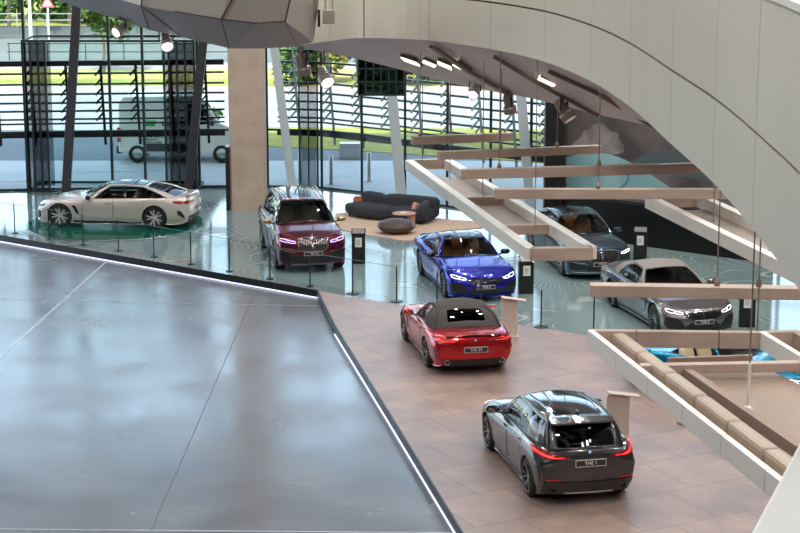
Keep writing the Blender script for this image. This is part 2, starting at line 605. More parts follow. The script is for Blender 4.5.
        for k in range(ns):
            for e in (-1, 1):
                t0 = 2 * PI * k / ns + e * 0.10; t1 = 2 * PI * k / ns + e * sp.get('splay', 0.26)
                a = Vector((0.05 * math.cos(t0), w / 2 - 0.05, 0.05 * math.sin(t0)))
                b = Vector(((rr - 0.01) * math.cos(t1), w / 2 - 0.018, (rr - 0.01) * math.sin(t1)))
                rm.bar(a, b, 0.034, 0.035, 0, up=(0, 1, 0))
        dm = MB().lathe([(0.05, w / 2 - 0.095), (rr * 0.80, w / 2 - 0.095), (rr * 0.80, w / 2 - 0.125), (0.05, w / 2 - 0.125)], 36, 'Y')
        dm.box((rr * 0.62, w / 2 - 0.105, 0.06), (0.09, 0.05, 0.2), mi=1)
        t = tm.build('tyre', 'rubber', smooth=40); r = rm.build('rim', [s.rim_mat, 'alloy_dark'], smooth=30); d = dm.build('brake_disc', ['disc', sp.get('caliper', 'black')], smooth=40)
        first = True
        for x in (s.wb / 2, -s.wb / 2):
            for sg in (1, -1):
                if first: a, b, c = t, r, d
                else:
                    a, b, c = t.copy(), r.copy(), d.copy()
                    for q in (a, b, c): COL.objects.link(q)
                a.name = 'wheel'
                a.parent = s.root; b.parent = a; c.parent = a
                a.location = (x, sg * (s.W - w / 2 - 0.022), R)
                a.rotation_euler = (0, 0, 0 if sg > 0 else PI)
                if x > 0 and sp.get('steer'): a.rotation_euler.z += sp['steer']
                first = False

    def greenhouse(s):
        sp = s.sp; W = s.W
        cx, cz = sp['cowl']; dx, dz = sp['deck']; hx, hz = sp['header']; rx, rz = sp['rear']
        ax = s.ax
        A = Vector((ax, s.ws(ax) - 0.045, s.zs(ax) - 0.005))
        yr = sp['roofw']
        Hc = Vector((hx - 0.10, yr - 0.02, hz - 0.05)); H = Vector((hx, 0, hz))
        rcb = sp.get('rcb', 0.02)
        Rc = Vector((rx + rcb, yr - 0.04, rz - 0.045)); R = Vector((rx, 0, rz))
        dcx = dx + sp.get('dback', 0.12)
        Dc = Vector((dcx, sp.get('deckw', s.ws(dcx) - 0.10), s.zs(dcx) + 0.0)); D = Vector((dx, 0, s.zt(dx) + 0.004))
        C = Vector((cx, 0, s.zt(cx) + 0.006))
        belt = [Dc]
        for t in (0.25, 0.5, 0.75):
            x = Dc.x + (A.x - Dc.x) * t
            belt.append(Vector((x, s.ws(x) - 0.045, s.zs(x) - 0.005)))
        belt.append(A)
        mid = (Hc + Rc) / 2; mid.z += sp.get('cant', 0.03); mid.y += 0.02
        cant = [Rc, mid, Hc]
        def crv(pts):
            return lambda t: catmull_at(pts, t)
        def mirror(p): return Vector((p.x, -p.y, p.z))
        ap = [A, (A + Hc) / 2 + Vector((0.0, 0.012, 0.025)), Hc]
        cp = [Dc, (Dc + Rc) / 2 + Vector((-0.01, 0.015, sp.get('cbulge', 0.03))), Rc]

        def patch(c0, c1, d0, d1, us, vs):
            g = []
            for v in vs:
                row = []
                for u in us:
                    p = c0(u) * (1 - v) + c1(u) * v + d0(v) * (1 - u) + d1(v) * u
                    p -= (c0(0) * (1 - u) + c0(1) * u) * (1 - v) + (c1(0) * (1 - u) + c1(1) * u) * v
                    row.append(p)
                g.append(row)
            return g

        def lines(brk, n):
            out = []
            for a, b in zip(brk, brk[1:]):
                k = max(1, round((b - a) * n))
                out += [a + (b - a) * i / k for i in range(k)]
            return out + [brk[-1]]

        def emit(mb, g, sel, flip=False, solid=0.0):
            nu = len(g[0]); nv = len(g)
            vs = [p for r in g for p in r]; fs = []
            for j in range(nv - 1):
                for i in range(nu - 1):
                    if sel(i, j):
                        q = (j * nu + i, j * nu + i + 1, (j + 1) * nu + i + 1, (j + 1) * nu + i)
                        fs.append(q[::-1] if flip else q)
            used = sorted({k for f in fs for k in f}); mp = {k: i for i, k in enumerate(used)}
            mb.add([vs[k] for k in used], [tuple(mp[k] for k in f) for f in fs])

        def solidify(o, t=0.02):
            m = o.modifiers.new('thick', 'SOLIDIFY'); m.thickness = t; m.offset = -1

        frame = MB(); trim = MB()
        dark = sp.get('rearglass', 'carglass')
        open_top = sp.get('open', False)
        # windscreen
        us = lines([0, 0.035, 0.965, 1], 20); vs = lines([0, 0.06, 0.95, 1], 12)
        g = patch(crv([mirror(A), mirror(A) * .42 + C * .58 + Vector((.03, 0, 0)), C, A * .42 + C * .58 + Vector((.03, 0, 0)), A]),
                  crv([mirror(Hc), (mirror(Hc) + H) / 2 + Vector((0.02, 0, 0.014)), H, (Hc + H) / 2 + Vector((0.02, 0, 0.014)), Hc]),
                  crv([mirror(p) for p in ap]), crv(ap), us, vs)
        inside = lambda i, j: 0.03 < (us[i] + us[i + 1]) / 2 < 0.97 and 0.05 < (vs[j] + vs[j + 1]) / 2 < 0.955
        mb = MB(); emit(mb, g, inside); mb.build('windscreen', 'carglass', s.root, smooth=60)
        emit(trim, g, lambda i, j: not inside(i, j))
        # roof
        if not open_top:
            us2 = lines([0, 0.5, 1], 20); vs2 = lines([0, 1], 18)
            rb = sp.get('roofbulge', 0.02)
            top = crv([mirror(Hc), (mirror(Hc) + H) / 2 + Vector((0.02, 0, 0.014)), H, (Hc + H) / 2 + Vector((0.02, 0, 0.014)), Hc])
            bot = crv([mirror(Rc), (mirror(Rc) + R) / 2 + Vector((0, 0, 0.012)), R, (Rc + R) / 2 + Vector((0, 0, 0.012)), Rc])
            g = patch(bot, top, crv([mirror(p) for p in cant]), crv(cant), us2, vs2)
            for j, v in enumerate(vs2):
                for i, u in enumerate(us2):
                    g[j][i] = g[j][i] + Vector((0, 0, 4 * rb * v * (1 - v) * (1 - (2 * u - 1) ** 4)))
            gl = sp.get('roofglass')
            if gl:
                ins = lambda i, j: gl[0] < (us2[i] + us2[i + 1]) / 2 < 1 - gl[0] and gl[1] < (vs2[j] + vs2[j + 1]) / 2 < gl[2]
                mb = MB(); emit(mb, g, ins); mb.build('sunroof', sp.get('sunroof', 'black_gloss'), s.root, smooth=60)
            else:
                ins = lambda i, j: False
            mb = MB(); emit(mb, g, lambda i, j: not ins(i, j))
            o = mb.build('roof', sp.get('roofmat', s.paint), s.root, smooth=60); solidify(o)
            # rear window
            a, b, c, d = sp.get('rearwin', (0.06, 0.94, 0.06, 0.94))
            us3 = lines([0, a, b, 1], 18); vs3 = lines([0, c, d, 1], 12)
            g = patch(crv([mirror(Dc), mirror(Dc) * .4 + D * .6 + Vector((-.02, 0, 0)), D, Dc * .4 + D * .6 + Vector((-.02, 0, 0)), Dc]), bot,
                      crv([mirror(p) for p in cp]), crv(cp), us3, vs3)
            ins3 = lambda i, j: a < (us3[i] + us3[i + 1]) / 2 < b and c < (vs3[j] + vs3[j + 1]) / 2 < d
            mb = MB(); emit(mb, g, ins3, True); mb.build('rear_window', dark, s.root, smooth=60)
            mb = MB(); emit(mb, g, lambda i, j: not ins3(i, j), True)
            o = mb.build('roof_tail' if sp.get('soft') else 'rear_window_frame', sp.get('roofmat') if sp.get('soft') else s.paint, s.root, smooth=60); solidify(o, 0.015)
        # sides
        panes = sp['panes']; v0, v1 = sp.get('panev', (0.05, 0.90))
        brk = sorted({0, 1, *[p for q in panes for p in q]})
        us4 = lines(brk, 26); vs4 = lines([0, v0, v1, 1], 10)
        for sg in (1, -1):
            mm = (lambda p: p) if sg > 0 else mirror
            if open_top:
                # bare windscreen posts, short door glass left down
                frame.tube([mm(p) for p in catmull(ap, 8)], 0.026, 8)
                continue
            g = patch(crv([mm(p) for p in belt]), crv([mm(p) for p in cant]), crv([mm(p) for p in cp]), crv([mm(p) for p in ap]), us4, vs4)
            for j, v in enumerate(vs4):
                for i, u in enumerate(us4):
                    g[j][i] = g[j][i] + Vector((0, sg * 4 * 0.022 * v * (1 - v), 0))
            def pane(i, j):
                u = (us4[i] + us4[i + 1]) / 2; v = (vs4[j] + vs4[j + 1]) / 2
                if not v0 < v < v1: return -1
                for k, (a, b) in enumerate(panes):
                    if a < u < b: return k
                return -1
            for k in range(len(panes)):
                mb = MB(); emit(mb, g, lambda i, j: pane(i, j) == k, sg > 0); mb.build('side_window', sp.get('rearsideglass', 'carglass') if k < len(panes) - 1 else 'carglass', s.root, smooth=60)
            lo_, hi_ = panes[0][0], panes[-1][1]
            isb = lambda i, j: pane(i, j) < 0 and lo_ < (us4[i] + us4[i + 1]) / 2 < hi_ and (vs4[j] + vs4[j + 1]) / 2 < v1
            mb = MB(); emit(mb, g, isb, sg > 0); o = mb.build('door_pillar', 'black_gloss', s.root, smooth=60)
            mb = MB(); emit(mb, g, lambda i, j: pane(i, j) < 0 and not isb(i, j), sg > 0)
            o = mb.build('roof_side', sp.get('sidemat', s.paint), s.root, smooth=60); solidify(o)
            frame.tube([mm(p) for p in catmull(ap, 8)[:-1]] + [mm(p) for p in catmull([Hc, mid, Rc], 10)] + [mm(p) for p in catmull(cp[::-1], 8)[1:]], sp.get('cantr', 0.022), 8)
        o = trim.build('windscreen_surround', 'black_gloss', s.root, smooth=60); solidify(o, 0.012)
        if open_top:
            frame.tube([mirror(Hc)] + [p for p in catmull([mirror(Hc), H, Hc], 12)][1:-1] + [Hc], 0.03, 8)
            frame.build('windscreen_frame', s.paint, s.root, smooth=60)
        else:
            frame.build('roof_rail', sp.get('railmat', sp.get('sidemat', s.paint)), s.root, smooth=60)
        # interior
        seat = sp.get('seatmat', 'cabin'); x0 = sp['cell'][0]
        dash = MB().box((ax + 0.02, 0, A.z - 0.09), (0.42, 2 * A.y - 0.18, 0.16))
        dash.prism([(ax - 0.1, -A.y + 0.10), (cx - 0.07, -0.30), (cx - 0.07, 0.30), (ax - 0.1, A.y - 0.10)], A.z - 0.10, A.z + 0.024)
        dash.build('dashboard', 'cabin', s.root, bevel=0.02)
        wx = ax - 0.26; wz = A.z - 0.03
        mb = MB()
        tilt = Matrix.Rotation(-0.45, 3, 'Y')
        ring = [Vector((wx, 0.37, wz)) + tilt @ Vector((0, 0.185 * math.cos(t), 0.185 * math.sin(t))) for t in [2 * PI * k / 24 for k in range(24)]]
        mb.tube(ring, 0.015, 6, close=True)
        for t in (0, PI, 1.5 * PI):
            mb.tube([Vector((wx + .01, 0.37, wz)), Vector((wx, 0.37, wz)) + tilt @ Vector((0, 0.185 * math.cos(t), 0.185 * math.sin(t)))], 0.013, 6)
        mb.tube([(wx, .37, wz), (ax + 0.1, .37, wz + 0.02)], 0.03, 8)
        mb.build('steering_wheel', 'cabin', s.root, smooth=50)
        sx = sp.get('seatx', hx - 0.60); sz = sp.get('seatz', 0.0)
        for sg in (1, -1):
            mb = MB()
            mb.sphere((sx, sg * 0.37, 0.50 + sz), (0.27, 0.25, 0.10), 16, 10, 0, 0.6)
            r = Matrix.Rotation(-0.30, 3, 'Y')
            mb.sphere((sx - 0.30, sg * 0.37, 0.80 + sz), (0.085, 0.25, 0.33), 16, 12, 0, 0.6, r)
            mb.sphere((sx - 0.40, sg * 0.37, 1.14 + sz), (0.05, 0.13, 0.085), 14, 8, 0, 0.6, r)
            mb.build('front_seat', seat, s.root, smooth=60)
        if sp.get('rearseat', True):
            mb = MB()
            rsx = max(x0 + 0.62, sx - sp.get('rearroom', 0.85))
            mb.sphere((rsx, 0, 0.54 + sz), (0.26, 0.58, 0.11), 18, 10, 0, 0.5)
            mb.sphere((rsx - 0.28, 0, 0.82 + sz), (0.09, 0.58, 0.27), 18, 10, 0, 0.5, Matrix.Rotation(-0.35, 3, 'Y'))
            mb.build('rear_seat', seat, s.root, smooth=60)

    def place(s, x, y, ang, z=0.0):
        s.root.location = (x, y, z); s.root.rotation_euler = (0, 0, ang)


def catmull_at(pts, t):
    ext = [pts[0] * 2 - pts[1]] + list(pts) + [pts[-1] * 2 - pts[-2]]
    t = min(max(t, 0), 1) * (len(pts) - 1)
    k = min(int(t), len(pts) - 2); f = t - k
    a, b, c, d = ext[k:k + 4]
    return 0.5 * ((2 * b) + (c - a) * f + (2 * a - 5 * b + 4 * c - d) * f * f + (3 * b - a - 3 * c + d) * f ** 3)


def both(fn):
    for sg in (1, -1): fn(sg)


def headlamp(s, cols, drl='drl', loops=2):
    """slim lamp with two lit rings, each side"""
    for sg in (1, -1):
        lamp = s.part('headlamp', 'lamp_dark', 'F', cols, 0.010, sg, 12, 4)
        a0, a1 = cols[0][0], cols[-1][0]
        def lerp(t, j):
            x = a0 + (a1 - a0) * t
            for i in range(len(cols) - 1):
                if x <= cols[i + 1][0] + 1e-9:
                    f = (x - cols[i][0]) / (cols[i + 1][0] - cols[i][0]); return x, cols[i][j] + f * (cols[i + 1][j] - cols[i][j])
            return x, cols[-1][j]
        mb = MB()
        for k in range(loops):
            t0 = 0.06 + k * (0.92 / loops); t1 = t0 + 0.80 / loops
            pts = []
            for (t, v) in ((t0, .82), (t0, .22), ((t0 + t1) / 2, .14), (t1, .2), (t1, .8), ((t0 + t1) / 2, .84)):
                x, l = lerp(t, 1); _, h = lerp(t, 2)
                p, n = s.proj('F', x, l + (h - l) * v)
                pts.append(Vector((p.x, p.y * sg, p.z)) + Vector((n.x, n.y * sg, n.z)) * 0.014)
            mb.tube(pts, 0.0085, 6, close=True)
        mb.build('running_light', drl, lamp, smooth=60)


def kidney(s, cols, mat='black_gloss', bars=14, barmat='chrome', rim=None, rimw=0.025):
    """grille in two halves with upright bars"""
    for sg in (1, -1):
        if rim:
            s.part('grille_surround', rim, 'F', [(c[0] + (-rimw if i == 0 else rimw if i == len(cols) - 1 else 0), c[1] - rimw, c[2] + rimw) for i, c in enumerate(cols)], 0.016, sg, 12, 3)
        g = s.part('grille', mat, 'F', cols, 0.020 if rim else 0.012, sg, 12, 4)
        mb = MB()
        for k in range(bars):
            t = (k + 0.5) / bars
            x = cols[0][0] + (cols[-1][0] - cols[0][0]) * t
            lo = table([(c[0], c[1]) for c in cols])(x) + 0.01; hi = table([(c[0], c[2]) for c in cols])(x) - 0.01
            q = []
            for z in (lo, (lo + hi) / 2, hi):
                p, n = s.proj('F', x, z); q.append(Vector((p.x + (0.03 if rim else 0.02), p.y * sg, p.z)))
            mb.tube(q, 0.0075, 5)
        mb.build('grille_bars', barmat, g)


def exhaust(s, y, z, r=0.05, mat='chrome'):
    for sg in (1, -1):
        p, n = s.proj('R', y, z)
        MB().lathe([(r, p.x + 0.12), (r, p.x - 0.035), (r * 0.82, p.x - 0.035), (r * 0.8, p.x + 0.06), (0.001, p.x + 0.06)], 20, 'X', (0, sg * y, z), cap=False).build('exhaust_tip', mat, s.root, smooth=40)
# ---------------------------------------------------------------- paints
def paint(name, col, metal=0.35, rough=0.28):
    return P(name, tuple(min(1, c * 1.15) for c in col), 0.22, 0.5 + 0.5 * metal, 0.7)

M['p_grey'] = paint('dark grey paint', (0.056, 0.055, 0.060), 0.4, 0.28)
M['p_red'] = paint('red paint', (0.44, 0.005, 0.010), 0.35)
M['p_blue'] = paint('blue paint', (0.006, 0.010, 0.33), 0.35)
M['p_gold'] = paint('champagne paint', (0.60, 0.53, 0.475), -0.5, 0.32)
M['p_wine'] = paint('burgundy paint', (0.135, 0.008, 0.022), 0.45)
M['p_steel'] = paint('steel blue paint', (0.055, 0.095, 0.125), 0.55)
M['p_taupe'] = paint('taupe grey paint', (0.165, 0.15, 0.146), 0.4, 0.30)
M['p_teal'] = paint('bright teal blue paint', (0.0, 0.26, 0.42), 0.4)
M['fabric_black'] = noise_mat('dark soft top', (0.045, 0.038, 0.036), (0.075, 0.063, 0.06), 220, 0.85, bump=0.15)
M['fabric_grey'] = noise_mat('grey soft top', (0.22, 0.195, 0.18), (0.29, 0.26, 0.24), 220, 0.85, bump=0.15)
M['leather_tan'] = P('tan leather', (0.50, 0.24, 0.12), 0.5)
M['leather_cream'] = P('cream leather', (0.68, 0.56, 0.34), 0.5)
M['leather_grey'] = P('grey leather', (0.16, 0.14, 0.12), 0.55)
M['refl_red'] = P('reflector', (0.2, 0.004, 0.004), 0.15, coat=1, emit=(1, .02, .02), es=0.08)  # no lamp: faint red glow painted in for reflected light
M['gold'] = P('bronze mirror cap', (0.55, 0.40, 0.2), 0.25, 0.7)


def trim_hatch(s):
    W = s.W
    for sg in (1, -1):
        t = s.part('tail_lamp', 'tail', 'R', [(0.36, 0.855, 0.885), (0.50, 0.85, 0.895), (0.64, 0.845, 0.925), (0.78, 0.85, 0.96), (0.855, 0.875, 0.965)], 0.018, sg, 16, 4)
        s.part('light_bar', 'tail_lit', 'R', [(0.44, 0.862, 0.872), (0.60, 0.860, 0.874), (0.66, 0.862, 0.892), (0.72, 0.872, 0.897), (0.79, 0.882, 0.905), (0.845, 0.90, 0.955)], 0.026, sg, 14, 3, parent=t)
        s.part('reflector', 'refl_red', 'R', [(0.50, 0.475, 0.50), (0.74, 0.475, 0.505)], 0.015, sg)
        s.part('air_curtain', 'black_gloss', 'L', [(s.xr + 0.20, 0.46, 0.66), (s.xr + 0.25, 0.42, 0.70), (s.xr + 0.285, 0.46, 0.70)], 0.010, sg)
    s.part('diffuser', 'black_gloss', 'R', [(-0.76, 0.26, 0.47), (-0.5, 0.235, 0.45), (0.5, 0.235, 0.45), (0.76, 0.26, 0.47)], 0.02, 1, 24, 4)
    s.part('bumper_strip', 'plate_rim', 'R', [(-0.42, 0.245, 0.265), (0.42, 0.245, 0.265)], 0.028, 1, 20, 3)
    s.plate('R', 0.775, 'THE 1')
    s.badge('R', 0.935, r=0.042)
    mb = s.seam('R', [(0.0, 0.665), (0.50, 0.675), (0.72, 0.72), (0.80, 0.80)], 0.007); mb.build('tailgate_line', 'black', s.root)
    exhaust(s, 0.60, 0.33, 0.052, 'black_gloss')
    # roof spoiler
    rx, rz = s.sp['rear']
    mb = MB()
    n = 14
    for i in range(n + 1):
        y = -0.55 + 1.1 * i / n
        c = 1 - (abs(y) / 0.55) ** 4 * 0.5
        mb.v += [(rx + 0.10, y, rz + 0.022 - 0.03 * (y / .6) ** 2), (rx - 0.15 * c, y, rz - 0.010 - 0.03 * (y / .6) ** 2), (rx - 0.15 * c, y, rz - 0.040 - 0.03 * (y / .6) ** 2), (rx + 0.06, y, rz - 0.03 - 0.03 * (y / .6) ** 2)]
    for i in range(n):
        for k in range(4):
            mb.f.append((i * 4 + k, i * 4 + (k + 1) % 4, (i + 1) * 4 + (k + 1) % 4, (i + 1) * 4 + k)); mb.m.append(0)
    mb.f += [(0, 1, 2, 3), (n * 4 + 3, n * 4 + 2, n * 4 + 1, n * 4)]; mb.m += [0, 0]
    mb.build('roof_spoiler', s.paint, s.root, smooth=40)
    mb = MB().box((rx + 0.25, 0.0, rz + 0.055), (0.14, 0.03, 0.05)); mb.build('antenna_fin', 'black_gloss', s.root, bevel=0.012)
    headlamp(s, [(0.42, 0.66, 0.72), (0.62, 0.66, 0.755), (0.80, 0.69, 0.79)])
    mb = MB(); mb.tube([(rx - 0.34, 0.02, 1.06), (rx - 0.30, 0.25, 1.05)], 0.008, 6); mb.build('rear_wiper', 'black', s.root)


def trim_roadster_rear(s):
    for sg in (1, -1):
        t = s.part('tail_lamp', 'tail', 'R', [(0.40, 0.755, 0.79), (0.62, 0.745, 0.80), (0.80, 0.74, 0.815), (0.89, 0.71, 0.80)], 0.016, sg, 16, 4)
        s.part('light_bar', 'tail_lit', 'R', [(0.46, 0.775, 0.785), (0.70, 0.775, 0.79), (0.84, 0.78, 0.80)], 0.022, sg, 14, 3, parent=t)
        s.part('air_curtain', 'black_gloss', 'L', [(s.xr + 0.20, 0.40, 0.58), (s.xr + 0.26, 0.36, 0.64), (s.xr + 0.30, 0.40, 0.64)], 0.010, sg)
        s.part('side_vent', 'black', 'L', [(s.wb / 2 - 0.56, 0.45, 0.68), (s.wb / 2 - 0.44, 0.42, 0.72)], 0.008, sg)
    s.part('diffuser', 'black', 'R', [(-0.70, 0.24, 0.36), (-0.45, 0.225, 0.37), (0.45, 0.225, 0.37), (0.70, 0.24, 0.36)], 0.02, 1, 24, 4)
    s.part('boot_lip', 'black_gloss', 'R', [(-0.62, 0.845, 0.86), (0, 0.865, 0.885), (0.62, 0.845, 0.86)], 0.02, 1, 24, 3)
    s.plate('R', 0.60, 'THE Z4')
    s.badge('R', 0.80, r=0.038)
    s.part('model_script', 'chrome', 'R', [(-0.50, 0.785, 0.80), (-0.30, 0.785, 0.80)], 0.012, 1, 6, 3)
    mb = s.seam('R', [(0.0, 0.53), (0.45, 0.54), (0.62, 0.66), (0.66, 0.76)], 0.007); mb.build('boot_line', 'black', s.root)
    exhaust(s, 0.62, 0.315, 0.06, 'chrome')
    headlamp(s, [(0.50, 0.60, 0.66), (0.66, 0.60, 0.72), (0.80, 0.64, 0.76)])
    kidney(s, [(0.04, 0.44, 0.58), (0.34, 0.42, 0.60), (0.46, 0.47, 0.56)], bars=8)


def trim_eight(s):
    """low grand-tourer face: wide hexagonal grille, slim lamps, large intakes"""
    drl = s.sp.get('drl', 'drl')
    headlamp(s, [(0.47, 0.585, 0.625), (0.62, 0.585, 0.665), (0.76, 0.60, 0.695), (0.86, 0.635, 0.70)], drl)
    kidney(s, [(0.012, 0.475, 0.640), (0.30, 0.480, 0.640), (0.40, 0.51, 0.63), (0.47, 0.565, 0.61)], bars=9, barmat=s.sp.get('bars', 'alloy_dark'))
    for sg in (1, -1):
        s.part('bumper_intake', 'black', 'F', [(0.46, 0.25, 0.33), (0.62, 0.235, 0.50), (0.80, 0.25, 0.53), (0.875, 0.33, 0.50)], 0.010, sg)
        s.part('fender_vent', 'black_gloss', 'L', [(s.wb / 2 - 0.62, 0.40, 0.46), (s.wb / 2 - 0.54, 0.46, 0.66), (s.wb / 2 - 0.47, 0.60, 0.70), (s.wb / 2 - 0.42, 0.66, 0.69)], 0.010, sg)
        t = s.part('tail_lamp', 'tail_lit' if s.sp.get('rear_lit') else 'tail', 'R', [(0.34, 0.83, 0.875), (0.60, 0.82, 0.89), (0.82, 0.81, 0.90), (0.90, 0.80, 0.88)], 0.016, sg)
        s.part('tail_lamp_return', 'tail_lit' if s.sp.get('rear_lit') else 'tail', 'L', [(s.xr + 0.20, 0.80, 0.885), (s.xr + 0.34, 0.805, 0.895), (s.xr + 0.56, 0.845, 0.895)], 0.014, sg, parent=t)
        s.part('bumper_vent', 'black_gloss', 'L', [(s.xr + 0.22, 0.36, 0.44), (s.xr + 0.30, 0.40, 0.58), (s.xr + 0.42, 0.48, 0.62)], 0.012, sg)
    s.part('lower_grille', 'black', 'F', [(-0.44, 0.225, 0.31), (-0.32, 0.22, 0.40), (0.32, 0.22, 0.40), (0.44, 0.225, 0.31)], 0.010, 1, 20, 4)
    s.part('front_splitter', s.sp.get('lip', s.paint), 'F', [(-0.80, 0.185, 0.215), (-0.4, 0.17, 0.20), (0.4, 0.17, 0.20), (0.80, 0.185, 0.215)], 0.03, 1, 24, 3)
    s.plate('F', 0.415, s.sp.get('plate', 'THE 8'), 0.46, 0.085)
    s.badge('F', s.sp['nose'] - 0.06, r=0.04)
    s.part('diffuser', 'black', 'R', [(-0.7, 0.25, 0.42), (0.7, 0.25, 0.42)], 0.02, 1, 24, 4)
    s.plate('R', 0.62, s.sp.get('plate', 'THE 8'))
    exhaust(s, 0.60, 0.33, 0.05, 'steel')
    mb = MB()                                # boot lip
    for sg in (1,):
        s.part('boot_lip', 'black_gloss', 'R', [(-0.7, s.sp['tail'] - 0.045, s.sp['tail'] - 0.025), (0.7, s.sp['tail'] - 0.045, s.sp['tail'] - 0.025)], 0.02, 1, 24, 3)


def trim_suv(s):
    headlamp(s, [(0.46, 0.845, 0.91), (0.62, 0.85, 0.945), (0.80, 0.875, 0.97), (0.91, 0.90, 0.965)], 'drl_violet')
    kidney(s, [(0.02, 0.66, 0.985), (0.28, 0.665, 0.985), (0.36, 0.69, 0.96), (0.40, 0.74, 0.92)], bars=8, rim='chrome', rimw=0.018, barmat='steel')
    for sg in (1, -1):
        s.part('bumper_intake', 'black', 'F', [(0.47, 0.36, 0.50), (0.66, 0.33, 0.60), (0.88, 0.36, 0.68)], 0.010, sg)
        s.part('bumper_trim', 'chrome', 'F', [(0.48, 0.60, 0.62), (0.70, 0.63, 0.655), (0.90, 0.68, 0.70)], 0.016, sg)
        s.part('fender_vent', 'chrome', 'L', [(s.wb / 2 - 0.60, 0.60, 0.63), (s.wb / 2 - 0.48, 0.60, 0.84)], 0.010, sg)
        s.part('tail_lamp', 'tail', 'R', [(0.45, 1.00, 1.06), (0.90, 0.97, 1.08)], 0.016, sg)
        s.part('wheel_arch_trim', 'chrome', 'L', [(-1.0, 0.30, 0.33), (1.0, 0.30, 0.33)], 0.02, sg)
    s.part('lower_grille', 'black', 'F', [(-0.46, 0.30, 0.52), (0.46, 0.30, 0.52)], 0.010, 1, 20, 4)
    s.part('skid_plate', 'steel', 'F', [(-0.6, 0.24, 0.28), (0.6, 0.24, 0.28)], 0.02, 1, 20, 3)
    s.plate('F', 0.575, 'THE X7', 0.50, 0.10)
    s.badge('F', 1.035, r=0.045)
    # roof rails
    yr = s.sp['roofw']; hx, hz = s.sp['header']; rx, rz = s.sp['rear']
    for sg in (1, -1):
        mb = MB()
        mb.tube([(hx - 0.25, sg * (yr - .02), hz - 0.01), (hx - 0.45, sg * (yr - .02), hz + 0.075), (rx + 0.5, sg * (yr - .03), rz + 0.075), (rx + 0.25, sg * (yr - .03), rz - 0.01)], 0.017, 8)
        mb.build('luggage_rail', 'chrome', s.root, smooth=50)
        mb = MB(); d = s.sp['deck']
        mb.tube([(s.ax - .05, sg * (s.ws(s.ax) - 0.025), s.zs(s.ax) + .005), (0, sg * (s.ws(0) - 0.025), s.zs(0) + .005), (d[0] + 0.3, sg * (s.ws(-2) - 0.03), s.zs(d[0] + .3) + 0.005)], 0.012, 6)
        mb.build('window_trim', 'chrome', s.root)


def trim_limo(s):
    headlamp(s, [(0.53, 0.70, 0.745), (0.66, 0.70, 0.775), (0.80, 0.715, 0.80), (0.875, 0.745, 0.79)], 'drl')
    kidney(s, [(0.02, 0.53, 0.80), (0.32, 0.53, 0.80), (0.42, 0.57, 0.78), (0.47, 0.64, 0.73)], bars=9, rim='chrome', rimw=0.02, barmat='chrome')
    for sg in (1, -1):
        s.part('bumper_intake', 'black', 'F', [(0.45, 0.30, 0.44), (0.66, 0.30, 0.47), (0.84, 0.32, 0.50)], 0.010, sg)
        s.part('bumper_trim', 'chrome', 'F', [(0.40, 0.455, 0.475), (0.66, 0.485, 0.505), (0.84, 0.515, 0.535)], 0.016, sg)
        s.part('tail_lamp', 'tail', 'R', [(0.30, 0.86, 0.90), (0.88, 0.84, 0.92)], 0.016, sg)
        mb = MB()
        mb.tube([(s.ax - .05, sg * (s.ws(s.ax) - 0.025), s.zs(s.ax) + .005), (0, sg * (s.ws(0) - 0.025), s.zs(0) + .005), (s.sp['deck'][0] + 0.4, sg * (s.ws(-1.7) - 0.03), s.zs(s.sp['deck'][0] + .4) + .005)], 0.012, 6)
        mb.build('window_trim', 'chrome', s.root)
    s.part('lower_grille', 'black', 'F', [(-0.42, 0.28, 0.40), (0.42, 0.28, 0.40)], 0.010, 1, 20, 4)
    s.part('bumper_blade', 'chrome', 'F', [(-0.8, 0.235, 0.255), (-0.4, 0.215, 0.24), (0.4, 0.215, 0.24), (0.8, 0.235, 0.255)], 0.02, 1, 24, 3)
    s.plate('F', 0.455, 'THE 7', 0.50, 0.10)
    s.badge('F', 0.835, r=0.042)


SP = {}
SP['hatch'] = dict(wb=2.67, fo=0.86, ro=0.79, W=0.90, rw=0.335, cowl=(0.98, 0.985), deck=(-2.00, 0.975), nose=0.80, tail=0.965, belt=(0.90, 0.985),
                   header=(0.22, 1.385), rear=(-1.62, 1.385), roofw=0.60, roofbulge=0.035, cell=(-1.85,), panes=[(0.17, 0.30), (0.33, 0.60), (0.63, 0.93)], doors=[(-0.95, -0.02), (0.0, 0.90)],
                   roofglass=(0.14, 0.10, 0.94), rearglass='carglass_dark', rearsideglass='carglass_dark', dback=0.16, rcb=0.10, rearwin=(0.10, 0.90, 0.08, 0.97), trim=trim_hatch, tailwarp=(0.45, 0.06, 0.12, 0.03, 0.08), mirror='black_gloss')
SP['z4'] = dict(wb=2.47, fo=0.83, ro=1.02, W=0.932, rw=0.335, cowl=(0.58, 0.92), deck=(-1.55, 0.925), nose=0.74, tail=0.885, belt=(0.845, 0.88), fender=0.03,
                header=(-0.08, 1.255), rear=(-0.95, 1.265), roofw=0.58, cell=(-1.05,), panes=[(0.40, 0.90)], doors=[(-0.80, 0.48)], soft=True, roofmat='fabric_black', sidemat='fabric_black', railmat='fabric_black',
                rearwin=(0.17, 0.83, 0.24, 0.86), rearglass='carglass_dark', dback=0.10, rearseat=False, seatx=-0.48, seatz=-0.10, trim=trim_roadster_rear, haunch=0.05, cbulge=0.075, cant=0.055, roofbulge=0.045, mirror='p_red', cantr=0.03)
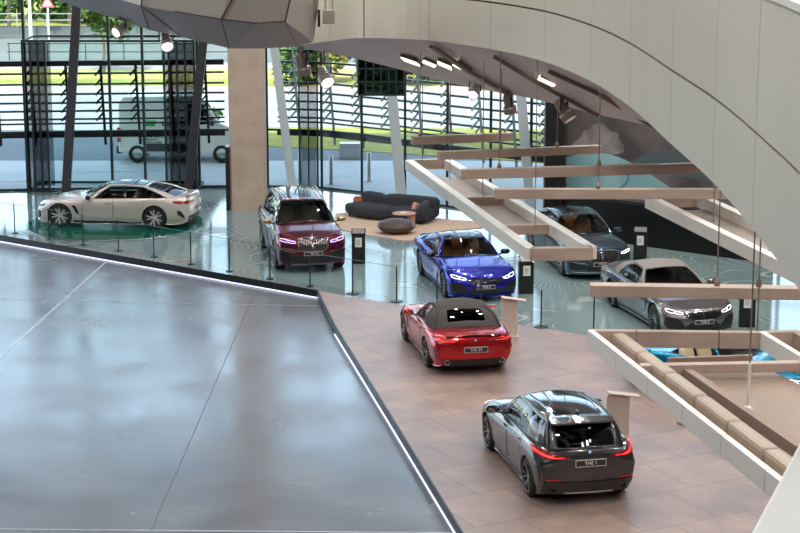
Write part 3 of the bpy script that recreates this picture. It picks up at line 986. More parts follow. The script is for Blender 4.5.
SP['gt'] = dict(wb=2.827, fo=0.89, ro=1.13, W=0.953, rw=0.35, cowl=(0.78, 0.935), deck=(-2.02, 0.975), nose=0.735, tail=0.975, belt=(0.86, 0.915), fender=0.035,
                header=(0.02, 1.30), rear=(-0.90, 1.315), roofw=0.57, roofbulge=0.02, cell=(-1.40,), panes=[(0.24, 0.47), (0.49, 0.93)], doors=[(-0.85, 0.62)],
                trim=trim_eight, haunch=0.05, seatmat='leather_tan', rearroom=0.75, mirror='black_gloss', roofmat='black_gloss', roofglass=None, spokes=7, splay=0.2)
SP['gt4'] = dict(SP['gt'], wb=3.027, fo=0.90, ro=1.15, W=0.966, rw=0.36, cowl=(0.92, 0.965), deck=(-2.30, 1.02), nose=0.755, tail=1.035, belt=(0.885, 0.96), header=(0.10, 1.335), rear=(-1.15, 1.315), roofw=0.57, roofbulge=0.03,
                 cell=(-1.65,), panes=[(0.10, 0.27), (0.285, 0.555), (0.58, 0.945)], panev=(0.04, 0.92), doors=[(-1.15, -0.22), (-0.20, 0.74)], seatmat='leather_grey', plate='THE 8', drl='steel', rear_lit=False, rearglass='carglass_dark', spokes=5, splay=0.24)
SP['cabrio'] = dict(SP['gt'], deck=(-1.72, 0.965), header=(0.0, 1.285), rear=(-0.98, 1.30), roofw=0.58, cell=(-1.25,), panes=[(0.22, 0.42), (0.44, 0.92)], soft=True, roofmat='fabric_grey', sidemat='fabric_grey', railmat='fabric_grey',
                    rearwin=(0.22, 0.78, 0.3, 0.8), cbulge=0.06, cant=0.045, roofbulge=0.03, seatmat='leather_grey', mirror='p_taupe', cantr=0.03)
SP['suv'] = dict(wb=3.105, fo=0.92, ro=1.14, W=1.0, rw=0.395, gc=0.22, cowl=(1.06, 1.215), deck=(-2.52, 1.18), nose=1.02, tail=1.16, belt=(1.12, 1.17), aback=0.28,
                 header=(0.38, 1.725), rear=(-2.05, 1.735), roofw=0.66, roofbulge=0.03, cell=(-2.25,), panes=[(0.07, 0.27), (0.30, 0.58), (0.61, 0.94)], doors=[(-1.15, -0.12), (-0.1, 0.98)],
                 roofglass=(0.17, 0.10, 0.90), sunroof='carglass_dark', trim=trim_suv, dback=0.10, rcb=0.12, seatz=0.28, seatmat='leather_grey', nosewarp=(0.6, 0.08, 0.20, 0.05, 0.07), railmat='chrome', mirror='gold', tailwarp=(0.4, 0.05, 0.10, 0.03, 0.06), tw=0.29, spokes=7, splay=0.2, hoodbulge=0.03)
SP['limo'] = dict(wb=3.21, fo=0.93, ro=1.12, W=0.951, rw=0.365, cowl=(1.02, 1.02), deck=(-2.10, 1.07), nose=0.86, tail=1.045, belt=(0.95, 1.0),
                  header=(0.28, 1.44), rear=(-1.10, 1.445), roofw=0.60, roofbulge=0.03, cell=(-1.70,), panes=[(0.17, 0.28), (0.295, 0.59), (0.615, 0.935)], doors=[(-1.2, -0.05), (-0.03, 0.95)],
                  roofglass=(0.2, 0.30, 0.86), trim=trim_limo, seatmat='leather_tan', nosewarp=(0.6, 0.08, 0.20, 0.06, 0.06), railmat='chrome', spokes=7, splay=0.2, mirror='p_steel', steer=0.0, seatz=0.06)
SP['open'] = dict(SP['z4'], open=True, seatmat='leather_cream', mirror='black_gloss', rearseat=False)

TRACK = 1.66


def place_by_wheel(c, pa, ang, which='front', left=False, z=0.0):
    """pa: pixel of the visible outer wheel's contact; ang: heading in degrees"""
    a = math.radians(ang)
    u = Vector((math.cos(a), math.sin(a), 0)); lft = Vector((-u.y, u.x, 0))
    A = at(pa[0], pa[1], z)
    ax = c.wb / 2 if which == 'front' else -c.wb / 2
    ctr = A - u * ax - (lft if left else -lft) * (c.W - 0.03)
    c.place(ctr.x, ctr.y, a, z)
    return c
# ================================================================ the hall
STEP = 0.22          # the show floor stands this much above the concrete plaza

M['tile'] = P('stone tile', (0.3, 0.2, 0.16), 0.35)
def _tile():
    m = M['tile']; nt = m.node_tree; L = nt.links.new; b = nt.nodes['Principled BSDF']
    tc = nt.nodes.new('ShaderNodeTexCoord'); mp = nt.nodes.new('ShaderNodeMapping')
    mp.inputs['Rotation'].default_value = (0, 0, math.radians(-28))
    br = nt.nodes.new('ShaderNodeTexBrick')
    br.inputs['Scale'].default_value = 1.0
    br.inputs['Brick Width'].default_value = 1.5; br.inputs['Row Height'].default_value = 1.5
    br.inputs['Mortar Size'].default_value = 0.012; br.inputs['Mortar Smooth'].default_value = 0.3
    br.inputs['Color1'].default_value = (0.40, 0.298, 0.258, 1); br.inputs['Color2'].default_value = (0.335, 0.262, 0.242, 1)
    br.inputs['Mortar'].default_value = (0.22, 0.155, 0.13, 1)
    br.offset = 0.4
    nz = nt.nodes.new('ShaderNodeTexNoise'); nz.inputs['Scale'].default_value = 0.9; nz.inputs['Detail'].default_value = 8; nz.inputs['Roughness'].default_value = 0.62
    rp = nt.nodes.new('ShaderNodeValToRGB')
    rp.color_ramp.elements[0].position = 0.3; rp.color_ramp.elements[0].color = (0.62, 0.60, 0.62, 1)
    rp.color_ramp.elements[1].position = 0.7; rp.color_ramp.elements[1].color = (1.12, 1.06, 1.0, 1)
    mx = nt.nodes.new('ShaderNodeMix'); mx.data_type = 'RGBA'; mx.blend_type = 'MULTIPLY'; mx.inputs[0].default_value = 1.0
    L(tc.outputs['Object'], mp.inputs['Vector']); L(mp.outputs['Vector'], br.inputs['Vector']); L(tc.outputs['Object'], nz.inputs['Vector'])
    L(nz.outputs['Fac'], rp.inputs['Fac']); L(br.outputs['Color'], mx.inputs[6]); L(rp.outputs['Color'], mx.inputs[7]); L(mx.outputs[2], b.inputs['Base Color'])
    mr = nt.nodes.new('ShaderNodeMapRange'); mr.inputs['To Min'].default_value = 0.28; mr.inputs['To Max'].default_value = 0.5
    L(nz.outputs['Fac'], mr.inputs['Value']); L(mr.outputs['Result'], b.inputs['Roughness'])
_tile()
M['concrete'] = noise_mat('polished concrete', (0.150, 0.158, 0.175), (0.178, 0.186, 0.205), 0.5, 0.14, 0.30, detail=8, lo=0.3, hi=0.7)
M['joint'] = P('pale joint', (0.42, 0.44, 0.47), 0.3)
M['joint_dark'] = P('dark joint', (0.10, 0.10, 0.11), 0.4)

M['show'] = P('show floor', (0.1, 0.16, 0.16), 0.09)
def _show():
    m = M['show']; nt = m.node_tree; L = nt.links.new; b = nt.nodes['Principled BSDF']
    tc = nt.nodes.new('ShaderNodeTexCoord')
    nz = nt.nodes.new('ShaderNodeTexNoise'); nz.inputs['Scale'].default_value = 0.16; nz.inputs['Detail'].default_value = 2.0
    # long flowing contour lines: narrow bands of a smooth height field
    ml = nt.nodes.new('ShaderNodeMath'); ml.operation = 'MULTIPLY'; ml.inputs[1].default_value = 46.0
    fr = nt.nodes.new('ShaderNodeMath'); fr.operation = 'FRACT'
    rp = nt.nodes.new('ShaderNodeValToRGB')
    rp.color_ramp.interpolation = 'LINEAR'
    e = rp.color_ramp.elements
    e[0].position = 0.0; e[0].color = (0.42, 0.475, 0.46, 1)
    e[1].position = 0.20; e[1].color = (0.175, 0.25, 0.25, 1)
    k = e.new(0.10); k.color = (0.42, 0.475, 0.46, 1)
    k = e.new(0.95); k.color = (0.16, 0.23, 0.23, 1)
    n2 = nt.nodes.new('ShaderNodeTexNoise'); n2.inputs['Scale'].default_value = 0.35; n2.inputs['Detail'].default_value = 5
    r2 = nt.nodes.new('ShaderNodeValToRGB')
    r2.color_ramp.elements[0].position = 0.42; r2.color_ramp.elements[0].color = (0, 0, 0, 1)
    r2.color_ramp.elements[1].position = 0.58; r2.color_ramp.elements[1].color = (1, 1, 1, 1)
    mx = nt.nodes.new('ShaderNodeMix'); mx.data_type = 'RGBA'
    mx.inputs[6].default_value = (0.21, 0.285, 0.282, 1)
    L(tc.outputs['Object'], nz.inputs['Vector']); L(tc.outputs['Object'], n2.inputs['Vector'])
    L(nz.outputs['Fac'], ml.inputs[0]); L(ml.outputs[0], fr.inputs[0]); L(fr.outputs[0], rp.inputs['Fac'])
    L(n2.outputs['Fac'], r2.inputs['Fac']); L(r2.outputs['Color'], mx.inputs[0]); L(rp.outputs['Color'], mx.inputs[7]); L(mx.outputs[2], b.inputs['Base Color'])
_show()
M['led'] = P('led strip', (0.9, 0.92, 1), 0.4, emit=(0.70, 0.72, 1.0), es=1.3)
M['panel'] = noise_mat('cladding panel', (0.56, 0.55, 0.48), (0.59, 0.58, 0.51), 0.5, 0.42)
M['gap'] = P('panel gap', (0.05, 0.04, 0.035), 0.6)
M['panel_shaded'] = P('shaded cladding', (0.30, 0.265, 0.235), 0.45, 0.0)  # darkened cladding: the weaker light on the wing is put into the colour
M['soffit'] = noise_mat('canopy sheet', (0.60, 0.57, 0.58), (0.66, 0.63, 0.64), 0.6, 0.45)
M['beam'] = noise_mat('beam wrap', (0.36, 0.275, 0.220), (0.42, 0.325, 0.265), 1.5, 0.5, stretch=(1, 1, 6))
M['frame_side'] = P('pale satin frame', (0.78, 0.75, 0.69), 0.4)
M['mesh_deck'] = noise_mat('woven deck', (0.25, 0.205, 0.175), (0.30, 0.25, 0.215), 30, 0.45)
M['cable'] = P('steel cable', (0.30, 0.25, 0.20), 0.4, 0.8)
M['ceiling'] = P('dark ceiling', (0.05, 0.05, 0.05), 0.8)
M['wallgrey'] = P('grey wall', (0.10, 0.095, 0.09), 0.8)
M['colstone'] = noise_mat('fair-faced concrete', (0.44, 0.335, 0.255), (0.52, 0.405, 0.32), 2.0, 0.6, detail=8)
M['mullion'] = P('dark green-grey steel', (0.022, 0.035, 0.036), 0.4, 0.3)
M['mullion_brown'] = P('brown steel', (0.035, 0.025, 0.028), 0.45, 0.3)
M['colsteel'] = P('grey painted steel', (0.055, 0.052, 0.060), 0.4, 0.2)
M['colpale'] = P('pale painted steel', (0.58, 0.64, 0.67), 0.35, 0.1)
M['pane'] = glass_mat('facade glass', (0.88, 0.94, 0.93), 1.18)
M['barrier'] = glass_mat('barrier glass', (0.975, 0.99, 0.99), 1.06)
M['screen'] = glass_mat('dark mesh screen', (0.58, 0.58, 0.58), 1.08, rough=0.3)
M['screen_green'] = glass_mat('dark green gauze', (0.10, 0.16, 0.15), 1.1, rough=0.3)
M['blackwall'] = P('black wall', (0.006, 0.006, 0.007), 0.35)

M['edge'] = P('glass edge', (0.12, 0.17, 0.17), 0.3)

E2 = lambda p, z: Vector((p.x, p.y, z))

base = [at(px, py) for px, py in ((-95, 193), (30, 190.5), (113, 189), (146, 188.5), (200, 187.5), (268, 187), (322, 188.5), (362, 193), (405, 200), (447, 207), (490, 213), (530, 218), (566, 223), (650, 230), (780, 238), (1000, 252))]
# ---- floors
pl = [at(px, py) for px, py in ((-60, 224.5), (0, 235), (160, 262.8), (318, 290.5))]       # back edge of the plaza
pr = [at(px, py) for px, py in ((318, 290.5), (336, 326), (392, 416), (468, 540), (520, 620))]
plaza = MB()
out = [E2(p, 0) for p in pl] + [E2(p, 0) for p in pr[1:]] + [Vector((1.5, 14, 0)), Vector((-26, 14, 0)), Vector((-26, pl[0].y, 0))]
plaza.prism([(p.x, p.y) for p in out], -STEP - 0.3, -STEP)
struct(plaza.build('floor_plaza', 'concrete'))
# joints of the plaza
jt = MB(); jd = MB()
def joint(mb, a, b, w):
    A, B = at(*a, -STEP), at(*b, -STEP)
    mb.bar(E2(A, -STEP + 0.001), E2(B, -STEP + 0.001), w, 0.006)
joint(jt, (-10, 366), (106, 262), 0.07)
joint(jt, (-20, 299), (318, 306), 0.03)
joint(jt, (-20, 529), (462, 533), 0.05)
joint(jd, (255, 292), (150, 533), 0.018)
struct(jt.build('floor_joint_pale', 'joint')); struct(jd.build('floor_joint_dark', 'joint_dark'))

edge = [at(px, py) for px, py in ((318, 290.5), (352, 297), (396, 304), (470, 317), (545, 328.5), (590, 336), (650, 349), (720, 365), (830, 392))]
tile = MB()
o2 = edge + [Vector((16, edge[-1].y - 3, 0)), Vector((16, 8, 0)), Vector((pr[-1].x, 8, 0))] + pr[::-1][:-1]
tile.prism([(p.x, p.y) for p in o2], -0.6, 0.0)
struct(tile.build('floor_tile', 'tile'))
show = MB()
o3 = [E2(p, 0) for p in pl] + edge[1:] + [Vector((16, edge[-1].y - 3, 0)), Vector((16, base[-1].y - 2, 0))] + [E2(p, 0) for p in base[::-1]] + [Vector((-26, base[0].y, 0)), Vector((-26, pl[0].y, 0))]
show.prism([(p.x, p.y) for p in o3], -0.6, -0.001)
struct(show.build('floor_show', 'show'))

# ---- black riser and light strip along the step
def strip(path, name, mat, z0, z1, off):
    mb = MB()
    for a, b in zip(path, path[1:]):
        d = (b - a).normalized(); nrm = Vector((d.y, -d.x, 0))
        if nrm.y > 0: nrm = -nrm
        if nrm.x > 0 and abs(nrm.x) > abs(nrm.y): nrm = -nrm
        o = nrm * off
        mb.add([E2(a, z0), E2(b, z0), E2(b, z1), E2(a, z1), E2(a + o, z0), E2(b + o, z0), E2(b + o, z1), E2(a + o, z1)],
               [(0, 1, 2, 3), (4, 5, 6, 7), (0, 1, 5, 4), (1, 2, 6, 5), (2, 3, 7, 6), (3, 0, 4, 7)])
    return struct(mb.build(name, mat))
strip(pl, 'trim_1', 'black', -STEP + 0.045, 0.012, 0.03)
strip(pl, 'trim_2', 'led', -STEP + 0.012, -STEP + 0.036, 0.04)
strip(pr, 'trim_3', 'black', -STEP + 0.04, 0.012, 0.03)
strip(pr[1:], 'trim_4', 'led', -STEP + 0.004, -STEP + 0.030, 0.045)

# ---- shell: ceiling, side and back walls (outside the picture, they close the hall)
ceil = MB().box((-5, 27.5, 16.5), (44, 77, 0.4)); struct(ceil.build('ceiling', 'ceiling'))
w = MB().box((16.2, 30, 8), (0.4, 82, 17)); struct(w.build('wall_right', 'wallgrey'))
w = MB().box((-5, -11, 8), (44, 0.4, 17)); struct(w.build('wall_back', 'wallgrey'))
w = MB().box((-26.4, 20, 8), (0.4, 62, 17)); struct(w.build('wall_left', 'wallgrey'))

# ================================================================ facade
FZ = 15.9
wn = 0
for a, b in zip(base, base[1:]):
    wn += 1
    f = MB()
    for p in ((a, b) if wn == 1 else (b,)):
        f.box((p.x, p.y, FZ / 2), (0.085, 0.16, FZ))
    for z in (0.04, 2.05, 9.0):
        f.bar(E2(a, z), E2(b, z), 0.10, 0.07)
    fo = struct(f.build('window_%d' % wn, 'mullion'))
    d = (b - a).normalized() * 0.03
    g = MB().bar(E2(a + d, FZ / 2), E2(b - d, FZ / 2), 0.02, FZ - 0.02)
    struct(g.build('pane', 'pane', fo))

# unseen solid band added high on the facade to block sky light
hb = MB()
for a, b in zip(base, base[1:]):
    hb.bar(E2(a + Vector((0, -.12, 0)), 13.0), E2(b + Vector((0, -.12, 0)), 13.0), 0.12, 6.6)
struct(hb.build('wall_sky_block', 'wallgrey'))

# outer sun louvres: rails, blades and brackets in front of the glass
def sunshade(name, label, pts, n_arm, rodmat):
    root = thing(name, label, 'sunshade')
    rows = [(2.12, 0.20, 0.30), (2.50, 0.06, 0.06), (2.66, 0.06, 0.10), (2.95, 0.065, 0.12), (3.24, 0.065, 0.12), (3.55, 0.065, 0.12), (3.90, 0.065, 0.12), (4.28, 0.065, 0.12), (4.64, 0.19, 0.16)]
    hi = 4.65
    if 'right' in label:
        rows = rows[:8] + [(4.64, 0.065, 0.12), (5.05, 0.065, 0.12), (5.5, 0.065, 0.12), (5.95, 0.1, 0.12)]; hi = 5.95
    rows = [(z - 0.33, h, w) for z, h, w in rows]; hi -= 0.33
    O = [p + Vector((0.0, 1.3, 0)) for p in pts]
    for i, (z, h, wd) in enumerate(rows):
        mb = MB()
        for a, b in zip(O, O[1:]):
            mb.bar(E2(a, z), E2(b, z), wd, h)
        mb.build('rail' if h > 0.1 else 'louvre_blade', 'mullion_brown' if h > 0.1 else 'mullion', root)
    tot = sum((b - a).length for a, b in zip(O, O[1:]))
    for k in range(n_arm):
        t = (k + 0.5) / n_arm * tot
        for a, b in zip(O, O[1:]):
            l = (b - a).length
            if t <= l:
                p = a + (b - a) * (t / l); break
            t -= l
        mb = MB()
        lean = 0.16 if 'right' in label else 0.05
        mb.bar(E2(p + Vector((lean, -0.12, 0)), 1.42), E2(p + Vector((-lean, -0.12, 0)), hi), 0.085, 0.085, up=(0, 1, 0))
        for z in (2.27, 2.57, 2.87, 3.17, 3.52, 3.87):
            mb.bar(E2(p + Vector((-0.26, -0.1, 0)), z), E2(p, z + 0.30), 0.07, 0.07, up=(0, 1, 0))
        mb.build('bracket_arm', rodmat, root)
sunshade('sunshade', 'dark horizontal sun louvres outside the left glass facade', [base[0], base[1], base[4] + Vector((.8, 0, 0))], 9, 'mullion_brown')
sunshade('sunshade', 'slatted sun louvres with leaning arms outside the right glass facade behind the sofa', [base[5] + Vector((.3, 0, 0)), base[6], base[8], base[10], base[12]], 9, 'colpale')

# leaning facade columns
def column(name, label, a, b, wd, mat, d=0.2):
    mb = MB(); A = at(*a); B = atd(b[0], b[1], A.y - 0.3)
    up = A + (B - A) * 3.0
    if up.z > 15: up = A + (B - A) * (15 / (B - A).z)
    mb.bar(A, up, wd, d, up=(0, 1, 0))
    mb.box((A.x, A.y, 0.03), (wd + 0.25, d + 0.25, 0.06))
    o = mb.build(name, mat, bevel=0.02); tag(o, label, 'column'); return o
column('facade_column', 'dark steel column inside the facade, behind the front of the champagne sedan', (66, 193), (76, 20), 0.30, 'colsteel')
column('facade_column', 'leaning grey steel column by the right end of the glass vestibule', (188, 193), (203, 42), 0.30, 'colsteel')
column('facade_column', 'slanted pale steel column just right of the broad concrete pillar', (293, 193), (275, 52), 0.28, 'colpale')
column('facade_column', 'pale steel column rising behind the dark sofa', (402, 203), (390, 75), 0.34, 'colpale')
column('facade_column', 'straight pale blue column behind the hanging beams', (531, 221), (521, 95), 0.30, 'colpale')

# broad concrete pillar
p = at(248, 210.5)
mb = MB(); wd = 1.17
oc = [(-wd / 2 + .08, -.45), (wd / 2 - .08, -.45), (wd / 2, -.37), (wd / 2, .37), (wd / 2 - .08, .45), (-wd / 2 + .08, .45), (-wd / 2, .37), (-wd / 2, -.37)]
mb.prism([(p.x + a, p.y + .45 + b) for a, b in oc], 0, 16.2)
o = mb.build('concrete_pillar', 'colstone'); tag(o, 'broad beige concrete pillar between the champagne sedan and the burgundy car', 'pillar')
mb = MB().box((p.x - wd / 2 - 0.07, p.y + 0.35, 1.05), (0.12, 0.7, 2.1))
o = mb.build('service_box', 'black'); tag(o, 'tall narrow black box standing against the left side of the beige pillar', 'box')

# glass entrance vestibule with dark mesh ends
v0 = at(28, 191); v1 = at(197, 189.5); VH = 5.25; dp = 2.0
root = thing('entrance_vestibule', 'glazed entrance box with dark mesh end panels behind the champagne sedan', 'vestibule', (0, 0, 0))
yv = v0.y - 0.35
def X(px): return at(px, 190).x * (yv / at(px, 190).y)
xs = [X(a) for a in (28, 50, 113, 146, 167, 197)]
tr = MB()
for z in (VH, 0.05):
    tr.bar((xs[0], yv, z), (xs[-1], yv, z), 0.07, 0.08); tr.bar((xs[0], yv + dp, z), (xs[-1], yv + dp, z), 0.07, 0.08)
    tr.bar((xs[0], yv, z), (xs[0], yv + dp, z), 0.07, 0.08); tr.bar((xs[-1], yv, z), (xs[-1], yv + dp, z), 0.07, 0.08)
tr.build('rail', 'mullion', root)
for x in xs + [X(35.5), X(43), X(172), X(180), X(188)]:
    MB().box((x, yv, VH / 2), (0.07, 0.09, VH)).build('post', 'mullion', root)
for a, b in ((0, 1), (4, 5)):
    mb = MB()
    mb.box(((xs[a] + xs[b]) / 2, yv, VH / 2), (xs[b] - xs[a] - .08, 0.02, VH - .1)); mb.build('mesh_screen', 'screen', root)
    mb = MB()
    mb.box(((xs[a] + xs[b]) / 2, yv + dp * .6, VH / 2), (xs[b] - xs[a] - .08, 0.02, VH - .1)); mb.build('mesh_screen', 'screen', root)
for a, b in ((1, 2), (2, 3), (3, 4)):
    MB().box(((xs[a] + xs[b]) / 2, yv, VH / 2), (xs[b] - xs[a] - .08, 0.02, VH - .1)).build('pane', 'pane', root)

# dark hanging screens in front of the right facade
def hanging_screen(label, px0, px1, py0, py1, Y):
    a = atd(px0, py0, Y); b = atd(px1, py1, Y)
    root = thing('hanging_screen', label, 'screen', ((a.x + b.x) / 2, Y, b.z))
    w_, h_ = b.x - a.x, a.z - b.z
    MB().box((0, 0, h_ / 2), (w_, 0.03, h_)).build('fabric', 'screen_green', root)
    fr = MB(); n = 6
    for k in range(n + 1):
        fr.box((-w_ / 2 + w_ * k / n, -0.03, h_ / 2), (0.04, 0.04, h_))
    for z in (0, h_ * .33, h_ * .66, h_):
        fr.box((0, -0.03, z), (w_, 0.04, 0.05))
    fr.build('frame', 'mullion', root)
    for sg in (-1, 1):
        MB().tube([(sg * w_ * .4, 0, h_), (sg * w_ * .4, 0, 15.9 - b.z)], 0.012, 6).build('cable', 'cable', root)
hanging_screen('dark green gridded screen hanging in front of the glass left of the hall centre', 358, 404, 55, 95, 57.5)

root = thing('mesh_drum', 'tall dark mesh bay standing inside the glass just right of the slanted pale column', 'screen', (0, 0, 0))
ym = at(310, 189).y - 0.5
xa, xb = atd(300, 189, ym).x, atd(318, 189, ym).x
for x in (xa, (xa + xb) / 2, xb):
    MB().box((x, ym, 2.9), (0.06, 0.07, 5.8)).build('post', 'mullion', root)
for x0, x1 in ((xa, (xa + xb) / 2), ((xa + xb) / 2, xb)):
    MB().box(((x0 + x1) / 2, ym, 2.9), (x1 - x0 - .07, 0.02, 5.7)).build('mesh_screen', 'screen', root)

# ---- black wall with a printed picture of a teal car
b0 = at(556, 234); b1 = at(764, 263); b2 = at(860, 277)
bm_ = MB()
d = (b1 - b0).normalized(); nrm = Vector((d.y, -d.x, 0))
bk = -nrm * 0.3
bm_.add([E2(b0, 0), E2(b1, 0), E2(b1 + bk, 0), E2(b0 + bk, 0), E2(b0, 1.22), E2(b1, 1.22), E2(b1 + bk, 1.22), E2(b0 + bk, 1.22)], [(0, 1, 2, 3), (4, 5, 6, 7), (0, 1, 5, 4), (1, 2, 6, 5), (2, 3, 7, 6), (3, 0, 4, 7)])
bm_.add([E2(b0 + bk, 0), E2(b1 + bk, 0), E2(b1 + bk * 2, 0), E2(b0 + bk * 2, 0), E2(b0 + bk, 5.0), E2(b1 + bk, 5.0), E2(b1 + bk * 2, 5.0), E2(b0 + bk * 2, 5.0)], [(0, 1, 2, 3), (4, 5, 6, 7), (0, 1, 5, 4), (1, 2, 6, 5), (2, 3, 7, 6), (3, 0, 4, 7)])
bm_.box((b0.x - 0.12, b0.y + 0.0, 2.6), (0.55, 0.5, 5.2))
struct(bm_.build('wall_display', 'blackwall'))
M['mural_bg'] = noise_mat('mural backdrop', (0.055, 0.042, 0.040), (0.20, 0.17, 0.17), 0.55, 0.5, detail=4, lo=0.35, hi=0.75)
M['mural_teal'] = noise_mat('mural paintwork', (0.17, 0.33, 0.35), (0.30, 0.46, 0.47), 0.5, 0.4, detail=2)
M['mural_dark'] = P('mural glasshouse', (0.075, 0.095, 0.105), 0.4)
M['mural_smoke'] = noise_mat('mural smoke', (0.085, 0.068, 0.066), (0.27, 0.24, 0.24), 1.0, 0.6, detail=6)
M['mural_line'] = P('mural crease', (0.12, 0.22, 0.24), 0.5)
root = thing('wall_picture', 'huge printed close-up of a teal car on smoky brown, above the black plinth wall', 'picture')
fm = b0 + bk - bk.normalized() * 0.03
R = Matrix(((d.x, 0, -d.y * -1, 0), (d.y, 0, d.x * -1, 0), (0, 1, 0, 0), (0, 0, 0, 1)))
R = Matrix.Translation(fm) @ Matrix(((d.x, 0, nrm.x, 0), (d.y, 0, nrm.y, 0), (0, 1, 0, 0), (0, 0, 0, 1)))
def onwall(px, py):
    """wall coordinates of a photograph pixel on the display wall"""
    o = Vector((0, 0, CAMH)); q = atd(px, py, 50) - o
    t = (fm - o).dot(nrm) / q.dot(nrm)
    h = o + q * t
    return ((h - fm).dot(d), h.z)
wl = (b1 - b0).length
MB().prism([(0.02, 1.24), (wl - .02, 1.24), (wl - .02, 4.95), (0.02, 4.95)], 0.0, 0.012, 0, R).build('backdrop', 'mural_bg', root)
def inlay(name, mat, pts, k, n=40, closed=True):
    q = [onwall(*p) for p in pts]
    q = [(min(max(a, 0.05), wl - .05), min(max(b, 1.25), 4.9)) for a, b in q]
    MB().prism(q, 0.012, 0.012 + 0.002 * k, 0, R).build(name, mat, root)
cat_ = lambda pts, n: [(p.x, p.y) for p in catmull([(a, b, 0) for a, b in pts], n)]
inlay('printed_smoke', 'mural_smoke', cat_([(570, 153), (571, 146), (576, 141), (581, 137), (584, 131), (590, 129), (594, 124), (601, 123), (606, 126), (611, 131), (618, 133), (620, 140), (624, 146), (622, 153), (600, 156), (574, 155)], 60), 1)
inlay('printed_bodywork', 'mural_teal', [(566, 203)] + cat_([(566, 157), (590, 152.5), (612, 155), (632, 163), (650, 174), (668, 186), (700, 205)], 24), 2)
inlay('printed_glasshouse', 'mural_dark', cat_([(631, 162), (645, 155), (665, 151), (690, 152), (720, 158)], 18) + [(740, 190)] + cat_([(720, 185), (690, 178), (655, 170), (631, 162)], 10), 3)
mb = MB()
ln = [onwall(*p) for p in cat_([(572, 186), (600, 189), (618, 188), (627, 182), (628, 172), (620, 163)], 24)]
mb.tube([R @ Vector((a, b, 0.018)) for a, b in ln], 0.02, 6); mb.build('printed_crease', 'mural_line', root)

# ================================================================ glass barrier along the edge
posts = [(-28, 226.3), (15, 233.2), (49, 239.2), (83, 245), (118.5, 251), (154, 257), (191, 264.3), (229.5, 271.5), (270, 279), (310, 286.5), (352.5, 293.8), (396.5, 301.5), (437, 308), (481, 314.5), (541, 327), (593.5, 334.5)]
where = ['at the left picture edge', 'left of the champagne sedan front', 'by the front bumper of the champagne sedan', 'by the front wheel of the champagne sedan', 'in front of the champagne sedan front door', 'before the rear wheel of the champagne sedan', 'just behind the tail of the champagne sedan',
         'in front of the broad concrete pillar', 'by the front wheel of the burgundy car', 'below the grille of the burgundy car', 'in front of the black kiosk beside the burgundy car', 'left of the blue coupe', 'behind the red roadster, before the blue coupe', 'between the blue coupe and the pale lectern', 'on the bare floor edge right of the red roadster', 'left of the pale hanging frame corner']
for i, (px, py) in enumerate(posts):
    a = at(px, py)
    root = thing('glass_barrier', ('slim dark post with round foot ' if i in (11, 12, 13, 14, 15) else 'dark post and glass pane ') + where[i], 'barrier', a, 0, 'low glass barriers along the show floor')
    MB().lathe([(0.018, 0.0), (0.018, 0.93)], 10).build('post', 'mullion', root, smooth=40)
    big = i in (10, 11, 14)
    MB().lathe([(0.17 if big else 0.10, 0.0), (0.17 if big else 0.10, 0.018), (0.03, 0.03)], 22).build('foot', 'black', root, smooth=30)
    if i + 1 < len(posts) and i not in (11, 12, 13, 14):
        b = at(*posts[i + 1]) - a
        dd = b.normalized() * 0.03
        MB().bar(E2(dd, 0.49), E2(b - dd, 0.49), 0.012, 0.84).build('pane', 'barrier', root)
        MB().bar(E2(dd, 0.915), E2(b - dd, 0.915), 0.014, 0.010).build('top_rail', 'edge', root)
# ================================================================ bridge parapet curving through the hall
ZL, ZM, ZT = 8.30, 8.96, 9.90
low = [(905, 470), (850, 372), (800, 291), (752, 228), (712, 181.5), (670, 143), (629, 106), (590.5, 81), (544, 61.5), (490, 49), (429, 40.5), (364, 38), (330, 41), (298, 46)]
pts = [E2(at(px, py, ZL), 0) for px, py in low]
mb = MB()
def wallseg(path, z0, z1, mb, n=6, inset=0.012, thick=0.16):
    cr = catmull(path, (len(path) - 1) * n + 1)
    N = len(cr)
    nr = []
    for i in range(N):
        t = (cr[min(i + 1, N - 1)] - cr[max(i - 1, 0)]).normalized()
        q = Vector((t.y, -t.x, 0))
        nr.append(q)
    return cr, nr
n = 6
cr, nr = wallseg(pts, ZL, ZT, mb, n)
# side of the parapet that looks at the camera-left hall
ctr = Vector((-6, 15, 0))
if (ctr - cr[len(cr) // 2]).dot(nr[len(cr) // 2]) < 0: nr = [-q for q in nr]
N = len(cr)
